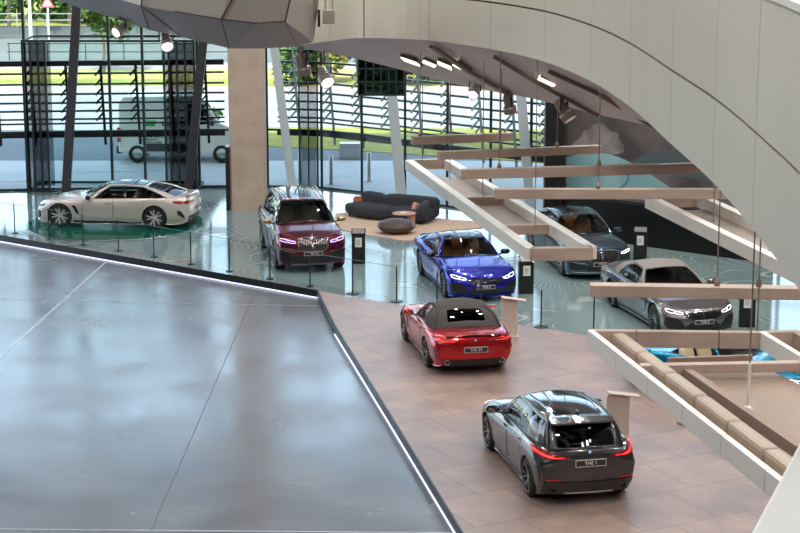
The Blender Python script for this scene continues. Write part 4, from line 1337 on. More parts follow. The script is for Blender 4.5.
# dark backing
vs = []
for i in range(N):
    p, q = cr[i], nr[i]
    vs += [E2(p - q * 0.02, ZL + .004), E2(p - q * 0.02, ZT - .004), E2(p - q * 0.30, ZT - .004), E2(p - q * 0.30, ZL + .004)]
fs = [(i * 4 + k, i * 4 + (k + 1) % 4, i * 4 + 4 + (k + 1) % 4, i * 4 + 4 + k) for i in range(N - 1) for k in range(4)]
fs += [(0, 1, 2, 3), ((N - 1) * 4, (N - 1) * 4 + 1, (N - 1) * 4 + 2, (N - 1) * 4 + 3)]
mb.add(vs, fs, 1)
g = 0.013
for j in range(len(pts) - 1):
    for z0, z1 in ((ZL, ZM - g), (ZM + g, ZT)):
        vs = []; seg = []
        for i in range(j * n, j * n + n + 1):
            p = cr[i].copy(); q = nr[i]
            if i == j * n: p = p + (cr[i + 1] - p).normalized() * g * 0.6
            if i == j * n + n: p = p + (cr[i - 1] - p).normalized() * g * 0.6
            seg.append((p, q))
        for p, q in seg:
            vs += [E2(p, z0), E2(p, z1), E2(p - q * 0.018, z1), E2(p - q * 0.018, z0)]
        K = len(seg)
        fs = [(i * 4 + k, i * 4 + (k + 1) % 4, i * 4 + 4 + (k + 1) % 4, i * 4 + 4 + k) for i in range(K - 1) for k in range(4)]
        fs += [(0, 1, 2, 3), ((K - 1) * 4, (K - 1) * 4 + 1, (K - 1) * 4 + 2, (K - 1) * 4 + 3)]
        mb.add(vs, fs, 0)
o = mb.build('wall_bridge', ['panel', 'gap']); struct(o)
# pale coping on top
cp = MB()
vs = []
for i in range(N):
    p, q = cr[i], nr[i]
    vs += [E2(p + q * 0.02, ZT), E2(p + q * 0.02, ZT + 0.05), E2(p - q * 0.40, ZT + 0.05), E2(p - q * 0.40, ZT)]
fs = [(i * 4 + k, i * 4 + (k + 1) % 4, i * 4 + 4 + (k + 1) % 4, i * 4 + 4 + k) for i in range(N - 1) for k in range(4)] + [(0, 1, 2, 3), ((N - 1) * 4, (N - 1) * 4 + 1, (N - 1) * 4 + 2, (N - 1) * 4 + 3)]
cp.add(vs, fs); struct(cp.build('trim_5', 'white'))

# left wing, shade put into its colour: folded shaded cladding running away to the left
rowb = [(298, 46), (264, 48.5), (230, 48.5), (182, 37), (150, 30), (120, 20), (80, 8), (40, -6), (-40, -34)]
rowm = [(286, 22), (258, 24), (222, 20), (176, 12), (142, 6), (108, -4), (66, -14), (30, -24), (-40, -50)]
B_ = [at(px, py, ZL) for px, py in rowb]
M_ = [at(px, py, ZM - .05) for px, py in rowm]
T_ = [E2(p + Vector((0.35, -0.35, 0)), ZT + 0.4) for p in M_]
mb = MB(); K = len(B_)
back = Vector((0.2, 0.6, 0))
vs = B_ + M_ + T_ + [p + back for p in T_] + [p + back for p in B_]
fs = []
for i in range(K - 1):
    for r in range(4):
        a = r * K + i
        if r == 0:
            fs += [(a, a + 1, a + K), (a + 1, a + 1 + K, a + K)] if i % 2 else [(a, a + 1, a + 1 + K), (a, a + 1 + K, a + K)]
        else: fs.append((a, a + 1, a + 1 + K, a + K))
    fs.append((4 * K + i, 4 * K + i + 1, i + 1, i))
fs += [(0, K, 2 * K, 3 * K, 4 * K), (K - 1, 2 * K - 1, 3 * K - 1, 4 * K - 1, 5 * K - 1)]
mb.add(vs, fs)
sm = MB()
off = Vector((-0.01, -0.02, 0.01))
def seamline(path): sm.tube([p + off for p in path], 0.011, 5)
seamline(M_[:4]); seamline([B_[0], M_[0], T_[0]]); seamline([B_[2], M_[2]]); seamline([M_[2], T_[1]]); seamline([B_[4], M_[4], T_[4]]); seamline([B_[3], M_[4]])
mb.add(sm.v, sm.f, 1)
o = mb.build('wall_wing', ['panel_shaded', 'gap']); struct(o)

# sloping canopy behind the parapet with lamp slots
lo = [(296, 47, 37.5), (350, 57, 37), (400, 69.5, 36), (430, 78, 35.4), (470, 87.5, 34.5), (530, 98, 33.2), (600, 115, 32), (660, 128, 31), (730, 150, 30)]
up_ = [(285, 28, 33.5), (345, 30, 33), (400, 33, 32.5), (430, 34, 31.8), (470, 38, 31), (535, 52, 29.8), (605, 80, 28.8), (665, 118, 28), (735, 140, 27.2)]
LO = [atd(*p) for p in lo]; UP = [atd(*p) for p in up_]
mb = MB(); K = len(LO); dn = Vector((0, 0.05, 0.2))
vs = LO + UP + [p + dn for p in UP] + [p + dn for p in LO]
fs = [(r * K + i, r * K + i + 1, ((r + 1) % 4) * K + i + 1, ((r + 1) % 4) * K + i) for i in range(K - 1) for r in range(4)]
fs += [(0, K, 2 * K, 3 * K), (K - 1, 2 * K - 1, 3 * K - 1, 4 * K - 1)]
mb.add(vs, fs); struct(mb.build('ceiling_canopy', 'soffit', smooth=30))
canbvh = BVHTree.FromPolygons(vs, fs)
def oncan(px, py):
    o = Vector((0, 0, CAMH)); q = (atd(px, py, 50) - o).normalized()
    h = canbvh.ray_cast(o, q)
    return (h[0], h[1]) if h[0] is not None else (atd(px, py, 34), Vector((0, -.5, .8)))
M['rail_brown'] = P('bronze rail', (0.19, 0.145, 0.12), 0.5)
M['slot'] = P('lamp slot', (1, .9, .75), 0.4, emit=(1.0, 0.86, 0.66), es=3.0)
for i, (a, b, wh) in enumerate((((404, 56.5), (420, 62), 'leftmost of the four in a row'), ((424, 58.5), (437, 64), 'second from left of the four in a row'), ((439, 60), (453, 66), 'third from left of the four in a row'), ((456, 62), (469, 68.5), 'rightmost of the four in a row'), ((540, 75.5), (556, 83), 'alone, beside the dark track'))):
    A, na = oncan(*a); B, nb = oncan(*b)
    if na.dot(Vector((0, 0, CAMH)) - A) < 0: na = -na
    root = thing('recessed_lamp', 'glowing lamp slot in the canopy, ' + wh, 'lamp', A, 0, 'lamp slots in the canopy')
    MB().bar(na * 0.02, B - A + na * 0.02, 0.30, 0.05, up=na).build('housing', 'rail_brown', root)
    MB().bar(na * 0.035, (B - A) * .97 + na * 0.035, 0.20, 0.06, up=na).build('diffuser', 'slot', root)
for lab, path, w_, h_, mt in (('wide grey-brown flat bar running down the canopy under the panelled parapet', [(434, 43), (470, 68), (512, 92)], 0.16, 0.05, 'rail_brown'),
                              ('bronze lighting track on the canopy carrying the large stage spotlight', [(496, 53), (540, 80), (600, 112)], 0.06, 0.06, 'rail_brown'),
                              ('upper bronze bar beside the panelled parapet edge', [(551, 68), (600, 90), (660, 126)], 0.08, 0.06, 'rail_brown')):
    q = [oncan(*p) for p in path]
    mb = MB()
    for (a, na), (b, nb) in zip(q, q[1:]):
        s_ = 1 if na.dot(Vector((0, 0, CAMH)) - a) > 0 else -1
        mb.bar(a + na * s_ * .07, b + na * s_ * .07, w_, h_, up=na * s_)
    o = mb.build('lighting_track', mt); tag(o, lab, 'rail')

# ---- stage spotlights
M['spot_body'] = P('spotlight body', (0.34, 0.29, 0.25), 0.4, 0.3)
M['spot_pale'] = P('pale spotlight body', (0.74, 0.68, 0.64), 0.3, 0.1)
M['lens'] = P('spotlight lens', (0.9, 0.85, 1), 0.2, emit=(0.9, 0.8, 1.0), es=4.0)
def spotlight(label, px, py, Y, size, ang, tilt, body='spot_body', lit=False, top=1.2):
    p = atd(px, py, Y)
    root = thing('stage_spotlight', label, 'spotlight', p)
    Rm = Matrix.Rotation(ang, 3, 'Z') @ Matrix.Rotation(tilt, 3, 'Y')
    L_ = size
    mb = MB(); prof = [(0.001, -L_ * .55), (L_ * .22, -L_ * .55), (L_ * .27, -L_ * .42), (L_ * .27, L_ * .12), (L_ * .36, L_ * .20), (L_ * .36, L_ * .55), (L_ * .32, L_ * .55), (L_ * .30, L_ * .40)]
    mb.lathe(prof, 24, 'X', cap=False)
    mb.v = [tuple(Rm @ Vector(v)) for v in mb.v]; mb.build('lamp_body', body, root, smooth=35)
    mb = MB().lathe([(0.001, L_ * .42), (L_ * .31, L_ * .42)], 24, 'X', cap=False); mb.v = [tuple(Rm @ Vector(v)) for v in mb.v]
    mb.build('lens', 'lens' if lit else 'chrome', root, smooth=35)
    mb = MB().lathe([(L_ * .365, L_ * .14), (L_ * .375, L_ * .22), (L_ * .365, L_ * .25)], 24, 'X', cap=False); mb.v = [tuple(Rm @ Vector(v)) for v in mb.v]
    mb.build('ring', 'chrome', root, smooth=35)
    sd = Rm @ Vector((0, 1, 0)) * L_ * .40
    topp = Vector((0, 0, L_ * .62))
    mb = MB(); mb.tube([-sd, -sd * 0.95 + topp, sd * 0.95 + topp, sd], L_ * 0.05, 6); mb.build('yoke', 'black', root)
    mb = MB(); mb.tube([topp, (0, 0, L_ * top)], L_ * 0.07, 8); mb.box((0, 0, L_ * .85), (L_ * .22, L_ * .22, L_ * .22)); mb.build('hanger', 'spot_body', root)
spotlight('large grey stage spotlight pointing down right from the canopy track', 564, 110, 31.6, 0.36, -0.5, 0.9, lit=True, top=1.0)
spotlight('grey stage spotlight aimed straight down at the canopy edge', 509, 104, 33.4, 0.32, 0.3, 1.35, top=1.1)
spotlight('pale stage spotlight at the canopy edge, left of the downward grey one', 475, 91, 34, 0.28, -1.9, 0.45, 'spot_pale', True)
spotlight('pale stage spotlight under the fold of the parapet, above the burgundy car', 324, 76, 37, 0.40, -1.1, 0.6, 'spot_pale', True, top=1.3)
spotlight('small dark stage spotlight beside the slanted column above the burgundy car', 302, 64, 37.2, 0.40, 0.6, 1.3, 'spot_body', False, top=1.1)
spotlight('pale stage spotlight over the vestibule, left one of the pair', 121, 29, 31.2, 0.26, -2.2, 0.4, 'spot_pale', True)
spotlight('pale stage spotlight over the vestibule, right one of the pair', 166, 41, 29.6, 0.28, -1.3, 0.6, 'spot_pale', True)
# speaker on the parapet face
p = at(327, 16, 8.75)
root = thing('wall_speaker', 'small brown box speaker hanging on two rods before the upper parapet', 'speaker', p + Vector((0, -0.12, 0)))
MB().box((0.03, 0, 0), (0.17, 0.14, 0.20)).build('cabinet', 'spot_body', root, bevel=0.01)
MB().box((-0.11, -0.02, -0.02), (0.035, 0.10, 0.24)).build('bracket', 'black', root)
for x in (-0.02, 0.08):
    MB().tube([(x, 0.02, 0.1), (x + 0.03, 0.04, 1.6)], 0.014, 6).build('rod', 'spot_body', root)

# ================================================================ hanging beams and frames
ZB = 6.0
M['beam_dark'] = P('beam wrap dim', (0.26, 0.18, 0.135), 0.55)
def beam(label, a, b, h, ups, z=ZB, w_=0.16, name='hanging_beam'):
    A = at(a[0], a[1], z); B = at(b[0], b[1], z)
    root = thing(name, label, 'beam', A, 0, 'beams hung on thin rods')
    MB().bar((0, 0, 0), B - A, w_, h).build('bar', 'beam', root, bevel=0.006)
    for t in ups:
        q = (B - A) * t
        MB().tube([q + Vector((0, 0, h / 2)), q + Vector((0, 0, 15.8 - z))], 0.008, 6).build('cable', 'cable', root)
        MB().lathe([(0.035, h / 2), (0.035, h / 2 + 0.05), (0.014, h / 2 + 0.10)], 10, c=tuple(q)).build('cable_clamp', 'cable', root)
beam('farthest of the hanging beams, highest in the picture before the facade', (412, 140.5), (512, 136.5), 0.15, (0.08, 0.88))
beam('second farthest hanging beam, just below the highest one', (438, 155.5), (600, 149), 0.14, (0.38, 0.73))
beam('long hanging beam meeting the parapet, third from the top of the picture', (462, 174), (722, 167), 0.16, (0.14, 0.52, 0.93))
beam('long hanging beam just above the open frame end, fourth from the top of the picture', (495, 193.5), (740, 193.5), 0.15, (0.42, 0.9))
beam('near hanging beam crossing in front of the taupe convertible', (590, 289.5), (850, 293.5), 0.135, (0.49, 0.65), w_=0.2)

def hframe(label, c, z, h, w_, bars=(), deck=None, cables=(), seams=(), mid=None):
    """hung ring frame; c = four corner pixels (near-left, near-right, far-right, far-left)"""
    P4 = [at(px, py, z) for px, py in c]
    o = (P4[0] + P4[1] + P4[2] + P4[3]) / 4
    root = thing('suspended_rack', label, 'frame', o)
    P4 = [p - o for p in P4]
    nl, nrr, fr, fl = P4
    MB().bar(nl, fl, w_, h).build('long_side', 'frame_side', root, bevel=0.006)
    MB().bar(nrr, fr, w_, h).build('long_side', 'frame_side', root, bevel=0.006)
    MB().bar(nl, nrr, w_, h).build('cross_bar', 'beam', root, bevel=0.006)
    MB().bar(fl, fr, w_, h).build('cross_bar', 'beam', root, bevel=0.006)
    for t in bars:
        MB().bar(nl + (fl - nl) * t, nrr + (fr - nrr) * t, w_ * .8, h * .8).build('cross_bar', 'beam', root, bevel=0.006)
    if deck:
        t0, t1 = deck
        a, b, c2, d2 = nl + (fl - nl) * t0, nrr + (fr - nrr) * t0, nrr + (fr - nrr) * t1, nl + (fl - nl) * t1
        dz = Vector((0, 0, -h * .35)); th = Vector((0, 0, -0.02))
        MB().add([a + dz, b + dz, c2 + dz, d2 + dz, a + dz + th, b + dz + th, c2 + dz + th, d2 + dz + th], [(0, 1, 2, 3), (7, 6, 5, 4), (0, 4, 5, 1), (1, 5, 6, 2), (2, 6, 7, 3), (3, 7, 4, 0)]).build('deck', 'mesh_deck', root)
    for t, s_ in cables:
        q = (nl + (fl - nl) * t) * (1 - s_) + (nrr + (fr - nrr) * t) * s_
        MB().tube([q + Vector((0, 0, h * .4)), q + Vector((0, 0, 15.8 - z))], 0.008, 6).build('cable', 'cable', root)
    for t in seams:
        for side in ((nl, fl),):
            q = side[0] + (side[1] - side[0]) * t
            dd = (side[1] - side[0]).normalized()
            MB().bar(q - dd * .006, q + dd * .006, w_ + .012, h + .012).build('joint_gap', 'gap', root)
    return root
ZF = 5.0
hframe('large open frame hung left, ending in front of the steel blue limousine', [(531, 254), (592, 253), (447, 163.5), (409, 164.5)], ZF, 0.20, 0.16, bars=(0.22, 0.52), deck=(0.24, 0.86), cables=((0.16, 0.5), (0.45, 0.3), (0.72, 0.3), (0.98, .3)))
hframe('small white hanging frame above the black plinth wall at right', [(800, 276), (868, 279), (699, 200), (649, 201.5)], 5.6, 0.20, 0.14, bars=(0.25,), deck=(0.28, 0.92), cables=((0.6, 0.2), (0.1, 0.3)))
# big near frame: outer boxed channel with a rounded inner rail
ZN = 5.6
M['pad'] = P('padded rail', (0.36, 0.285, 0.22), 0.4)
M['deck_brown'] = noise_mat('brown woven deck', (0.22, 0.160, 0.120), (0.27, 0.20, 0.150), 40, 0.5)
def nearframe():
    c = [(818, 520), (930, 528), (762, 340), (590, 338)]
    P4 = [at(px, py, ZN) for px, py in c]; o = P4[3].copy()
    root = thing('suspended_rack', 'large near hanging frame at lower right with segmented pale outer side', 'frame', o)
    nl, nrr, fr, fl = [p - o for p in P4]
    dirn = (nl - fl).normalized()
    nl2 = fl + dirn * ((nl - fl).length)
    segs = 6
    L_ = (nl - fl).length
    for k in range(segs):
        a = fl + dirn * (L_ * k / segs + .008); b = fl + dirn * (L_ * (k + 1) / segs - .008)
        MB().bar(a, b, 0.07, 0.20).build('outer_panel', 'frame_side', root, bevel=0.006)
    inn = Vector((0.31, -0.02, -0.01))
    for k in range(segs + 1):
        a = fl + inn + dirn * (L_ * k / (segs + 1) + .006); b = fl + inn + dirn * (L_ * (k + 1) / (segs + 1) - .006)
        MB().bar(a, b, 0.17, 0.17).build('padded_rail', 'pad', root, bevel=0.045)
    tray = MB(); tray.bar(fl + Vector((.19, 0, -.10)), nl + Vector((.19, 0, -.10)), 0.34, 0.02); tray.build('tray', 'beam_dark', root)
    far = (fr - fl)
    for k, (t0, t1) in enumerate(((0, .26), (.26, .74), (.74, 1.0))):
        MB().bar(fl + far * t0 + Vector((.02, 0, 0)), fl + far * t1 + Vector((.01, 0, 0)), 0.10, 0.19).build('cross_bar', 'beam', root, bevel=0.006)
    MB().bar(fr, fr + dirn * 4.0, 0.07, 0.20).build('outer_panel', 'frame_side', root, bevel=0.006)
    MB().bar(fr + Vector((.38, 0.05, 0)), fr + Vector((.38, 0.05, 0)) + dirn * 4.0, 0.09, 0.18).build('padded_rail', 'beam', root)
    MB().bar(fr, fr + Vector((.42, 0.05, 0)), 0.1, 0.19).build('cross_bar', 'beam', root)
    A = at(640, 369, ZN) - o; B = at(850, 365, ZN) - o
    MB().bar(A, B, 0.12, 0.10).build('cross_bar', 'beam', root, bevel=0.006)
    A = at(668, 360.5, ZN) - o; B = at(752, 357.5, ZN) - o
    MB().bar(A, B, 0.05, 0.06).build('cross_bar', 'beam_dark', root)
    # woven deck inside
    dk = [at(683, 371, ZN - .12) - o, at(770, 370, ZN - .12) - o, at(900, 432, ZN - .12) - o, at(900, 520, ZN - .12) - o, at(800, 452, ZN - .12) - o]
    K = len(dk); th = Vector((0, 0, -0.03))
    MB().add(dk + [p + th for p in dk], [tuple(range(K)), tuple(range(2 * K - 1, K - 1, -1))] + [(i, (i + 1) % K, K + (i + 1) % K, K + i) for i in range(K)]).build('deck', 'deck_brown', root)
    A = at(683, 371, ZN - .05) - o; B = at(800, 452, ZN - .05) - o
    MB().bar(A, B, 0.09, 0.12).build('deck_edge', 'beam_dark', root)
    for px, py in ((757, 336), (748, 405)):
        q = at(px, py, ZN) - o
        MB().tube([q, q + Vector((0, 0, 15.8 - ZN))], 0.008, 6).build('cable', 'cable', root)
    q = at(748, 408, ZN) - o
    MB().lathe([(0.06, -.08), (0.05, 0.0), (0.02, .03), (0.016, .45)], 12, c=tuple(q)).build('cable_clamp', 'spot_pale', root, smooth=40)
nearframe()
# white corner of the near parapet, lower right
a = at(735, 560, 8.2); b = at(812, 417, 8.2)
mb = MB(); dd = (b - a).normalized(); sd = Vector((dd.y, -dd.x, 0)) * 0.5
a2 = a - dd * 2; b2 = b + dd * 1.0
vs = [E2(p, z) for z in (7.2, 8.2) for p in (a2, b2, b2 + sd, a2 + sd)]
mb.add(vs, [(3, 2, 1, 0), (4, 5, 6, 7), (0, 1, 5, 4), (1, 2, 6, 5), (2, 3, 7, 6), (3, 0, 4, 7)])
M['coping_white'] = P('pale white coping', (0.44, 0.455, 0.45), 0.4)
struct(mb.build('wall_near_parapet', 'coping_white', bevel=0.02))
# ================================================================ furniture on the show floor
M['sofa'] = noise_mat('charcoal upholstery', (0.022, 0.024, 0.030), (0.034, 0.036, 0.044), 60, 0.9, bump=0.1)
M['pouf'] = noise_mat('brown leather', (0.060, 0.038, 0.030), (0.085, 0.055, 0.045), 6, 0.45)
M['rust'] = noise_mat('rust cushion cloth', (0.30, 0.085, 0.045), (0.36, 0.11, 0.06), 40, 0.9)
M['pinkish'] = P('dusky pink', (0.50, 0.26, 0.20), 0.6)
M['rug'] = noise_mat('beige rug', (0.50, 0.36, 0.26), (0.58, 0.43, 0.32), 14, 0.95, bump=0.2)
M['card'] = P('white card', (0.82, 0.80, 0.78), 0.5)
M['kiosk_display'] = P('kiosk display', (0.20, 0.17, 0.17), 0.25)
M['card_ink'] = P('printed ink', (0.12, 0.12, 0.13), 0.6)
M['lectern'] = P('pale lectern', (0.60, 0.49, 0.42), 0.4)

def blob(pts, z0, z1, name, mat, n=60):
    cl = [Vector((p.x, p.y, 0)) for p in pts]
    cl = cl + cl[:1]
    q = catmull(cl, n)[:-1]
    return MB().prism([(p.x, p.y) for p in q], z0, z1).build(name, mat)
rg = [at(*p) for p in ((336, 214), (334, 226), (352, 232.5), (385, 238), (407, 241), (424, 237), (445, 231), (486, 227.5), (492, 223), (450, 220), (400, 214), (360, 212))]
o = blob(rg, 0.0, 0.02, 'rug', 'rug'); tag(o, 'irregular beige rug under the dark sofa and the brown pouf', 'rug')

# sofa: seat and back swept along a gentle curve
sp_ = [at(*p) for p in ((343, 216.5), (363, 220.5), (388, 222.5), (410, 224.5), (422, 226))]
s0 = sp_[2]
root = thing('curved_sofa', 'long curved charcoal sofa on the beige rug by the glass facade', 'sofa', (s0.x, s0.y, 0.02))
pc = catmull([p - s0 for p in sp_], 25)
def sweep(path, prof, ends=True):
    mb = MB(); K = len(prof)
    for i, p in enumerate(path):
        t = (path[min(i + 1, len(path) - 1)] - path[max(i - 1, 0)]).normalized(); q = Vector((-t.y, t.x, 0))
        if q.y < 0: q = -q
        e = 1.0
        k = min(i, len(path) - 1 - i)
        e = (0.80, 0.94, 1.0)[k] if k < 3 else 1.0
        cz = sum(z for _, z in prof) / K; cy = sum(y for y, _ in prof) / K
        for y, z in prof:
            mb.v.append(tuple(p + q * (cy + (y - cy) * e) + Vector((0, 0, cz + (z - cz) * e))))
    for i in range(len(path) - 1):
        for k in range(K):
            mb.f.append((i * K + k, i * K + (k + 1) % K, (i + 1) * K + (k + 1) % K, (i + 1) * K + k)); mb.m.append(0)
    mb.f += [tuple(range(K)), tuple((len(path) - 1) * K + k for k in range(K))]; mb.m += [0, 0]
    return mb
rnd = lambda y0, y1, z0, z1, r=0.1: [(y0 + r * (1 - math.cos(a)) if j == 0 else y0, 0) for j, a in ()] 
def rrect(y0, y1, z0, z1, r):
    out = []
    for cy, cz, a0 in ((y1 - r, z1 - r, 0), (y0 + r, z1 - r, PI / 2), (y0 + r, z0 + r, PI), (y1 - r, z0 + r, 1.5 * PI)):
        for k in range(5):
            a = a0 + PI / 2 * k / 4
            out.append((cy + r * math.cos(a), cz + r * math.sin(a)))
    return out
for a, b in ((0, 12), (12, 25)):
    sweep(pc[a:b + (1 if b < 25 else 0)], rrect(0.0, 0.86, 0.06, 0.44, 0.14)).build('seat_cushion', 'sofa', root, smooth=50)
back = [(y + 0.10 * (z - 0.3), z) for y, z in rrect(0.70, 1.0, 0.10, 0.76, 0.12)]
for a, b in ((0, 9), (9, 25)):
    sweep(pc[a:b + (1 if b < 25 else 0)], back).build('backrest', 'sofa', root, smooth=50)
e = pc[-1]
mb = MB(); mb.sphere((e.x + 0.10, e.y + 0.42, 0.40), (0.15, 0.55, 0.30), 18, 12, 0, 0.6, Matrix.Rotation(-0.2, 3, 'Z')); mb.build('armrest', 'sofa', root, smooth=60)
mb = MB()
for i in (2, 12, 22):
    for yy in (0.12, 0.85):
        mb2 = MB().lathe([(0.025, -0.02), (0.03, 0.08)], 10, c=(pc[i].x, pc[i].y + yy, 0.02)); mb2.build('foot', 'black', root)
p = atd(361, 201, sp_[0].y + 0.50)
mb = MB().sphere((0, 0, 0), (0.26, 0.09, 0.165), 18, 12, 0, 0.5, Matrix.Rotation(-0.25, 3, 'X')); o = mb.build('cushion', 'rust', smooth=60); o.location = p; tag(o, 'rust-red cushion leaning on the left end of the sofa', 'cushion')
p = atd(416, 209, sp_[3].y + 0.32)
mb = MB().sphere((0, 0, 0), (0.17, 0.085, 0.20), 18, 12, 0, 0.5, Matrix.Rotation(0.9, 3, 'Z') @ Matrix.Rotation(0.35, 3, 'Y')); o = mb.build('cushion', 'pinkish', smooth=60); o.location = p; tag(o, 'dusky pink cushion propped at the right end of the sofa', 'cushion')

p = at(396.5, 236)
root = thing('pouf', 'low brown leather pouf with faceted sides on the beige rug', 'pouf', p + Vector((0, 0.35, 0.02)))
mb = MB().lathe([(0.30, 0.0), (0.50, 0.10), (0.60, 0.23), (0.52, 0.36), (0.33, 0.43), (0.001, 0.45)], 12, cap=False); mb.v = [(x * 1.0, y * 0.8, z) for x, y, z in mb.v]; mb.build('cushion_body', 'pouf', root, smooth=25)
mb = MB().lathe([(0.001, 0.0), (0.30, 0.0)], 12, cap=False); mb.v = [(x, y * .8, z) for x, y, z in mb.v]; mb.build('base', 'black', root)
p = at(408, 229.5)
root = thing('side_table', 'round dusky pink side table between sofa and brown pouf', 'table', p + Vector((0, 0.2, 0.02)))
MB().lathe([(0.36, 0.44), (0.37, 0.455), (0.36, 0.47), (0.001, 0.47)], 32, c=(-0.12, 0, 0)).build('tabletop', 'pinkish', root, smooth=40)
MB().box((0.10, 0, 0.22), (0.24, 0.30, 0.44)).build('pedestal', 'pinkish', root, bevel=0.03)
o = MB().box((0, 0, 0.01), (0.20, 0.14, 0.02)).build('book', 'card'); o.location = p + Vector((-0.15, 0.15, 0.495)); tag(o, 'small white booklet lying on the round pink side table', 'book')

# ---- black information kiosks
def kiosk(px, py, label, rz=0.0):
    p = at(px, py)
    root = thing('info_kiosk', label, 'kiosk', p + Vector((0, 0.14, 0)), rz, 'black information kiosks')
    MB().box((0, 0, 0.42), (0.38, 0.26, 0.84)).build('body', 'black', root, bevel=0.01)
    tl = Matrix.Rotation(0.45, 3, 'X')
    MB().box((0, -0.02, 0.90), (0.40, 0.30, 0.03), mat=tl).build('screen_tray', 'black_gloss', root, bevel=0.006)
    MB().box((0, -0.03, 0.922), (0.34, 0.22, 0.008), mat=tl).build('display', 'kiosk_display', root)
    c = MB().box((0.0, -0.136, 0.62), (0.19, 0.012, 0.27)).build('info_card', 'card', root)
    mb = MB()
    for k in range(5): mb.box((-0.015 + 0.01 * (k % 2), -0.143, 0.69 - 0.032 * k), (0.11, 0.004, 0.008))
    mb.build('printed_lines', 'card_ink', c)
kiosk(358.5, 264, 'black information kiosk right of the burgundy car')
kiosk(526, 294, 'black information kiosk right of the blue coupe', 0.1)
kiosk(640.5, 262, 'black information kiosk right of the steel blue limousine, before the black wall', -0.15)
kiosk(747.5, 327.5, 'black information kiosk right of the taupe convertible', -0.1)

# ---- pale lecterns: folded sheet with a slanting desk
def lectern(px, py, w_, h, label, lip, rz=0.0):
    p = at(px, py)
    root = thing('lectern', label, 'lectern', p, rz, 'pale lecterns by the cars on the tile floor')
    MB().box((0, 0, h / 2), (w_, 0.07, h)).build('panel', 'lectern', root, bevel=0.008)
    tp = MB(); tl = Matrix.Rotation(0.14, 3, 'Y')
    tp.box((0.10, 0.0, h + 0.012), (w_ + 0.20, 0.22, 0.025), mat=tl)
    tp.build('desk', 'lectern', root, bevel=0.008)
    MB().box((0, 0.0, 0.01), (w_ + 0.06, 0.30, 0.02)).build('foot', 'lectern', root)
lectern(509, 336, 0.40, 0.90, 'pale beige lectern right of the red convertible', 1)
lectern(617, 442, 0.44, 0.95, 'pale beige lectern beside the dark grey hatchback', 1, 0.1)
# low pale floor spot under the near frame
o2 = at(685, 424)
mb = MB().lathe([(0.16, 0.0), (0.16, 0.05), (0.10, 0.11), (0.001, 0.12)], 20, cap=False); o = mb.build('floor_spot', 'spot_body', smooth=40); o.location = o2; tag(o, 'small round grey floor fixture beside the near hanging frame', 'fixture')
# ================================================================ outdoors
M['g_pave'] = noise_mat('outdoor paving', (0.46, 0.49, 0.48), (0.54, 0.57, 0.56), 0.4, 0.7)
M['g_asphalt'] = noise_mat('asphalt', (0.13, 0.155, 0.165), (0.165, 0.19, 0.20), 0.5, 0.8)
M['g_pale'] = noise_mat('pale gravel path', (0.30, 0.295, 0.30), (0.37, 0.36, 0.365), 0.6, 0.9)
M['g_pink'] = noise_mat('pinkish path', (0.36, 0.29, 0.25), (0.44, 0.36, 0.31), 0.6, 0.9)
M['g_lawn'] = noise_mat('lawn', (0.22, 0.23, 0.03), (0.34, 0.32, 0.05), 1.2, 0.95)
M['g_dry'] = noise_mat('dry grass', (0.40, 0.31, 0.08), (0.50, 0.40, 0.13), 0.8, 0.95)
M['g_road'] = noise_mat('road', (0.13, 0.145, 0.13), (0.17, 0.18, 0.165), 0.5, 0.8)
M['g_wall'] = noise_mat('retaining wall', (0.09, 0.10, 0.095), (0.13, 0.14, 0.13), 0.8, 0.9)
M['leaf'] = noise_mat('leaves', (0.025, 0.07, 0.012), (0.12, 0.20, 0.03), 0.9, 0.7)
M['leaf_dark'] = noise_mat('dark green leaves', (0.012, 0.04, 0.012), (0.05, 0.11, 0.025), 0.9, 0.7)  # leaf colour of the dark green trees
M['leaf_gold'] = noise_mat('yellowing leaves', (0.20, 0.22, 0.03), (0.42, 0.36, 0.07), 0.9, 0.7)
M['bark'] = noise_mat('bark', (0.10, 0.075, 0.05), (0.16, 0.12, 0.08), 4, 0.9)

def gstrip(name, mat, y0, y1, z, x0=-75, x1=60):
    o = MB().box(((x0 + x1) / 2, (y0 + y1) / 2, z - 0.2), (x1 - x0, y1 - y0, 0.4)).build(name, mat); return struct(o)
gp = [E2(p, 0) for p in base]
q = MB(); q.prism([(-75, base[0].y)] + [(p.x, p.y + .09) for p in gp] + [(60, base[-1].y), (60, 71), (-75, 71)], -0.5, -0.01)
struct(q.build('ground_paving', 'g_pave'))
gstrip('ground_asphalt', 'g_asphalt', 71, 80, -0.012)
gstrip('ground_path', 'g_pale', 80, 93.5, -0.01)
gstrip('ground_walk', 'g_pink', 93.5, 97.5, -0.01)
gstrip('ground_lawn', 'g_lawn', 97.5, 100.8, 0.0)
gstrip('ground_dry_grass', 'g_dry', 100.8, 106, 0.0)
gstrip('ground_gravel', 'g_pink', 106, 110, -0.01)
gstrip('ground_road', 'g_road', 110, 127, -0.01)
gstrip('ground_bank', 'g_lawn', 127, 200, 0.35)
q = MB().prism([(p.x, p.y) for p in [at(262, 146), at(340, 150), at(470, 158), at(640, 170), at(640, 130), at(262, 127)]], -0.02, 0.012)
struct(q.build('ground_lawn_near', 'g_lawn'))
q = MB(); q.box((-8, 127, 0.35), (130, 0.5, 1.0)); struct(q.build('wall_retaining', 'g_wall'))

# painted lines on the asphalt
M['lane'] = P('lane paint', (0.7, 0.7, 0.7), 0.6)
for k, (a, b) in enumerate((((0, 181), (118, 182)), ((60, 172), (175, 170)))):
    A, B = at(*a), at(*b)
    struct(MB().bar(E2(A, 0.0), E2(B, 0.0), 0.10, 0.012).build('road_marking', 'lane'))

